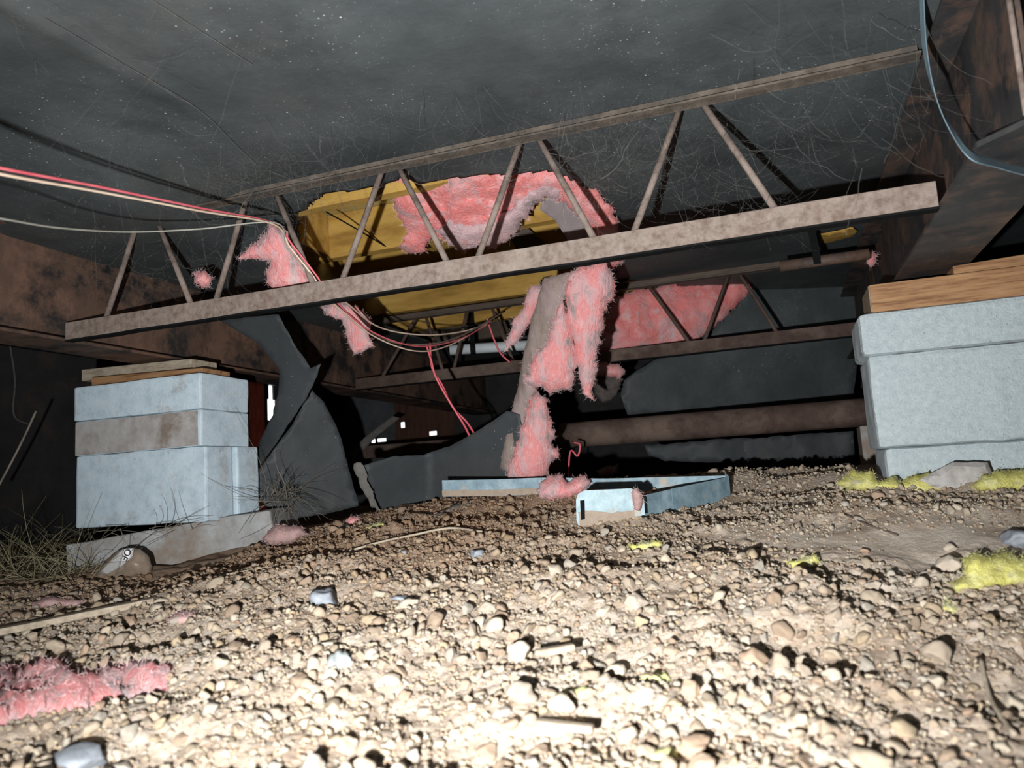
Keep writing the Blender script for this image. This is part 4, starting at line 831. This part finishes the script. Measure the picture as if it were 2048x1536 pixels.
appar = np.where(vis, rr*(0.6+lift)/pdp, 0); big = np.argsort(-appar)[:290]; isbig = np.zeros(n, bool); isbig[big] = True
def rots(yw, t):
    cz_, sz = np.cos(yw), np.sin(yw); cx_, sx = np.cos(t[:, 0]), np.sin(t[:, 0]); cy_, sy = np.cos(t[:, 1]), np.sin(t[:, 1]); o, z = np.ones_like(cz_), np.zeros_like(cz_)
    Rz = np.stack([cz_, -sz, z, sz, cz_, z, z, z, o], 1).reshape(-1, 3, 3); Rx = np.stack([o, z, z, z, cx_, -sx, z, sx, cx_], 1).reshape(-1, 3, 3); Ry = np.stack([cy_, z, sy, z, o, z, -sy, z, cy_], 1).reshape(-1, 3, 3)
    return Rz@Rx@Ry
RM = rots(yaw, tl)
def heap(name, idx, VARS, FA, label):
    V = []; T = []; Cc = []; off = 0; nv = len(VARS[0])
    for k in range(NV):
        I = idx[var[idx] == k]
        if not len(I): continue
        v = np.einsum('nij,vj->nvi', RM[I], VARS[k])*rr[I][:, None, None]+np.stack([wx[I], wy[I], wz[I]+rr[I]*lift[I]], 1)[:, None]
        V.append(v.reshape(-1, 3)); T.append((FA[None]+(np.arange(len(I))*nv)[:, None, None]).reshape(-1, 3)+off); off += len(I)*nv
        Cc.append(np.repeat(tcol[I], nv, 0))
    o = mobj(name, np.vstack(V), np.vstack(T), 'pebble', None, True, label=label, cat='gravel', kind='stuff'); set_tint(o.data, np.vstack(Cc)); return o
near = (pdp < 1.0)
heap('gravel', np.where(~isbig & near)[0], VAR2, IF2, 'pale tan gravel strewn over the near soil')
heap('gravel', np.where(~isbig & ~near)[0], VAR1, IF1, 'brown gravel and clods strewn over the farther soil')
meshes = []
for k in range(NV):
    for c in range(2):
        me = bpy.data.meshes.new('pebble'); me.from_pydata(VAR2[k].tolist(), [], IF2.tolist()); me.polygons.foreach_set('use_smooth', np.ones(len(me.polygons), bool))
        me.materials.append(MATS['pebble']); set_tint(me, np.tile(TINTS[(k*2+c) % len(TINTS)], (len(VAR2[k]), 1))); meshes.append(me)
for i in big:
    o = bpy.data.objects.new('pebble', meshes[var[i]*2+int(yaw[i]*10) % 2]); COL.objects.link(o)
    o.location = (wx[i], wy[i], wz[i]+rr[i]*lift[i]); o.scale = (rr[i],)*3; o.rotation_euler = Matrix(RM[i].tolist()).to_euler()
    ti = (var[i]*2+int(yaw[i]*10) % 2) % len(TINTS); sz = 'large' if rr[i]*2*F/pdp[i] > 52 else 'small'
    cx_ = ('left edge', 'left of centre', 'centre', 'right of centre', 'right edge')[min(4, int(ppx[i]/410))]; ry_ = 'bottom foreground gravel' if ppy[i] > 1400 else ('near gravel' if ppy[i] > 1250 else 'middle gravel')
    tag(o, f'{sz} {TNAMES[ti]} pebble in the {ry_}, {cx_}', 'pebble', f'{sz} {TNAMES[ti]} pebbles, {ry_}, {cx_}')
# fine grit
wx, wy, rr, g = sample(42000, 0.0026, 0.32, 0.005, 9, 0.5)
wz = gz(wx, wy); n = len(wx); var = g.integers(0, NV, n); RM = rots(g.uniform(0, 6.28, n), g.normal(0, .5, (n, 2))); lift = g.uniform(-.1, .4, n)
tcol = TINTS[g.choice(len(TINTS), n)]*g.uniform(0.7, 1.1, n)[:, None]*soil_hue_and_shade(wx, wy)
heap('grit', np.arange(n), VAR0, IF0, 'fine brown grit between the pebbles on the soil')
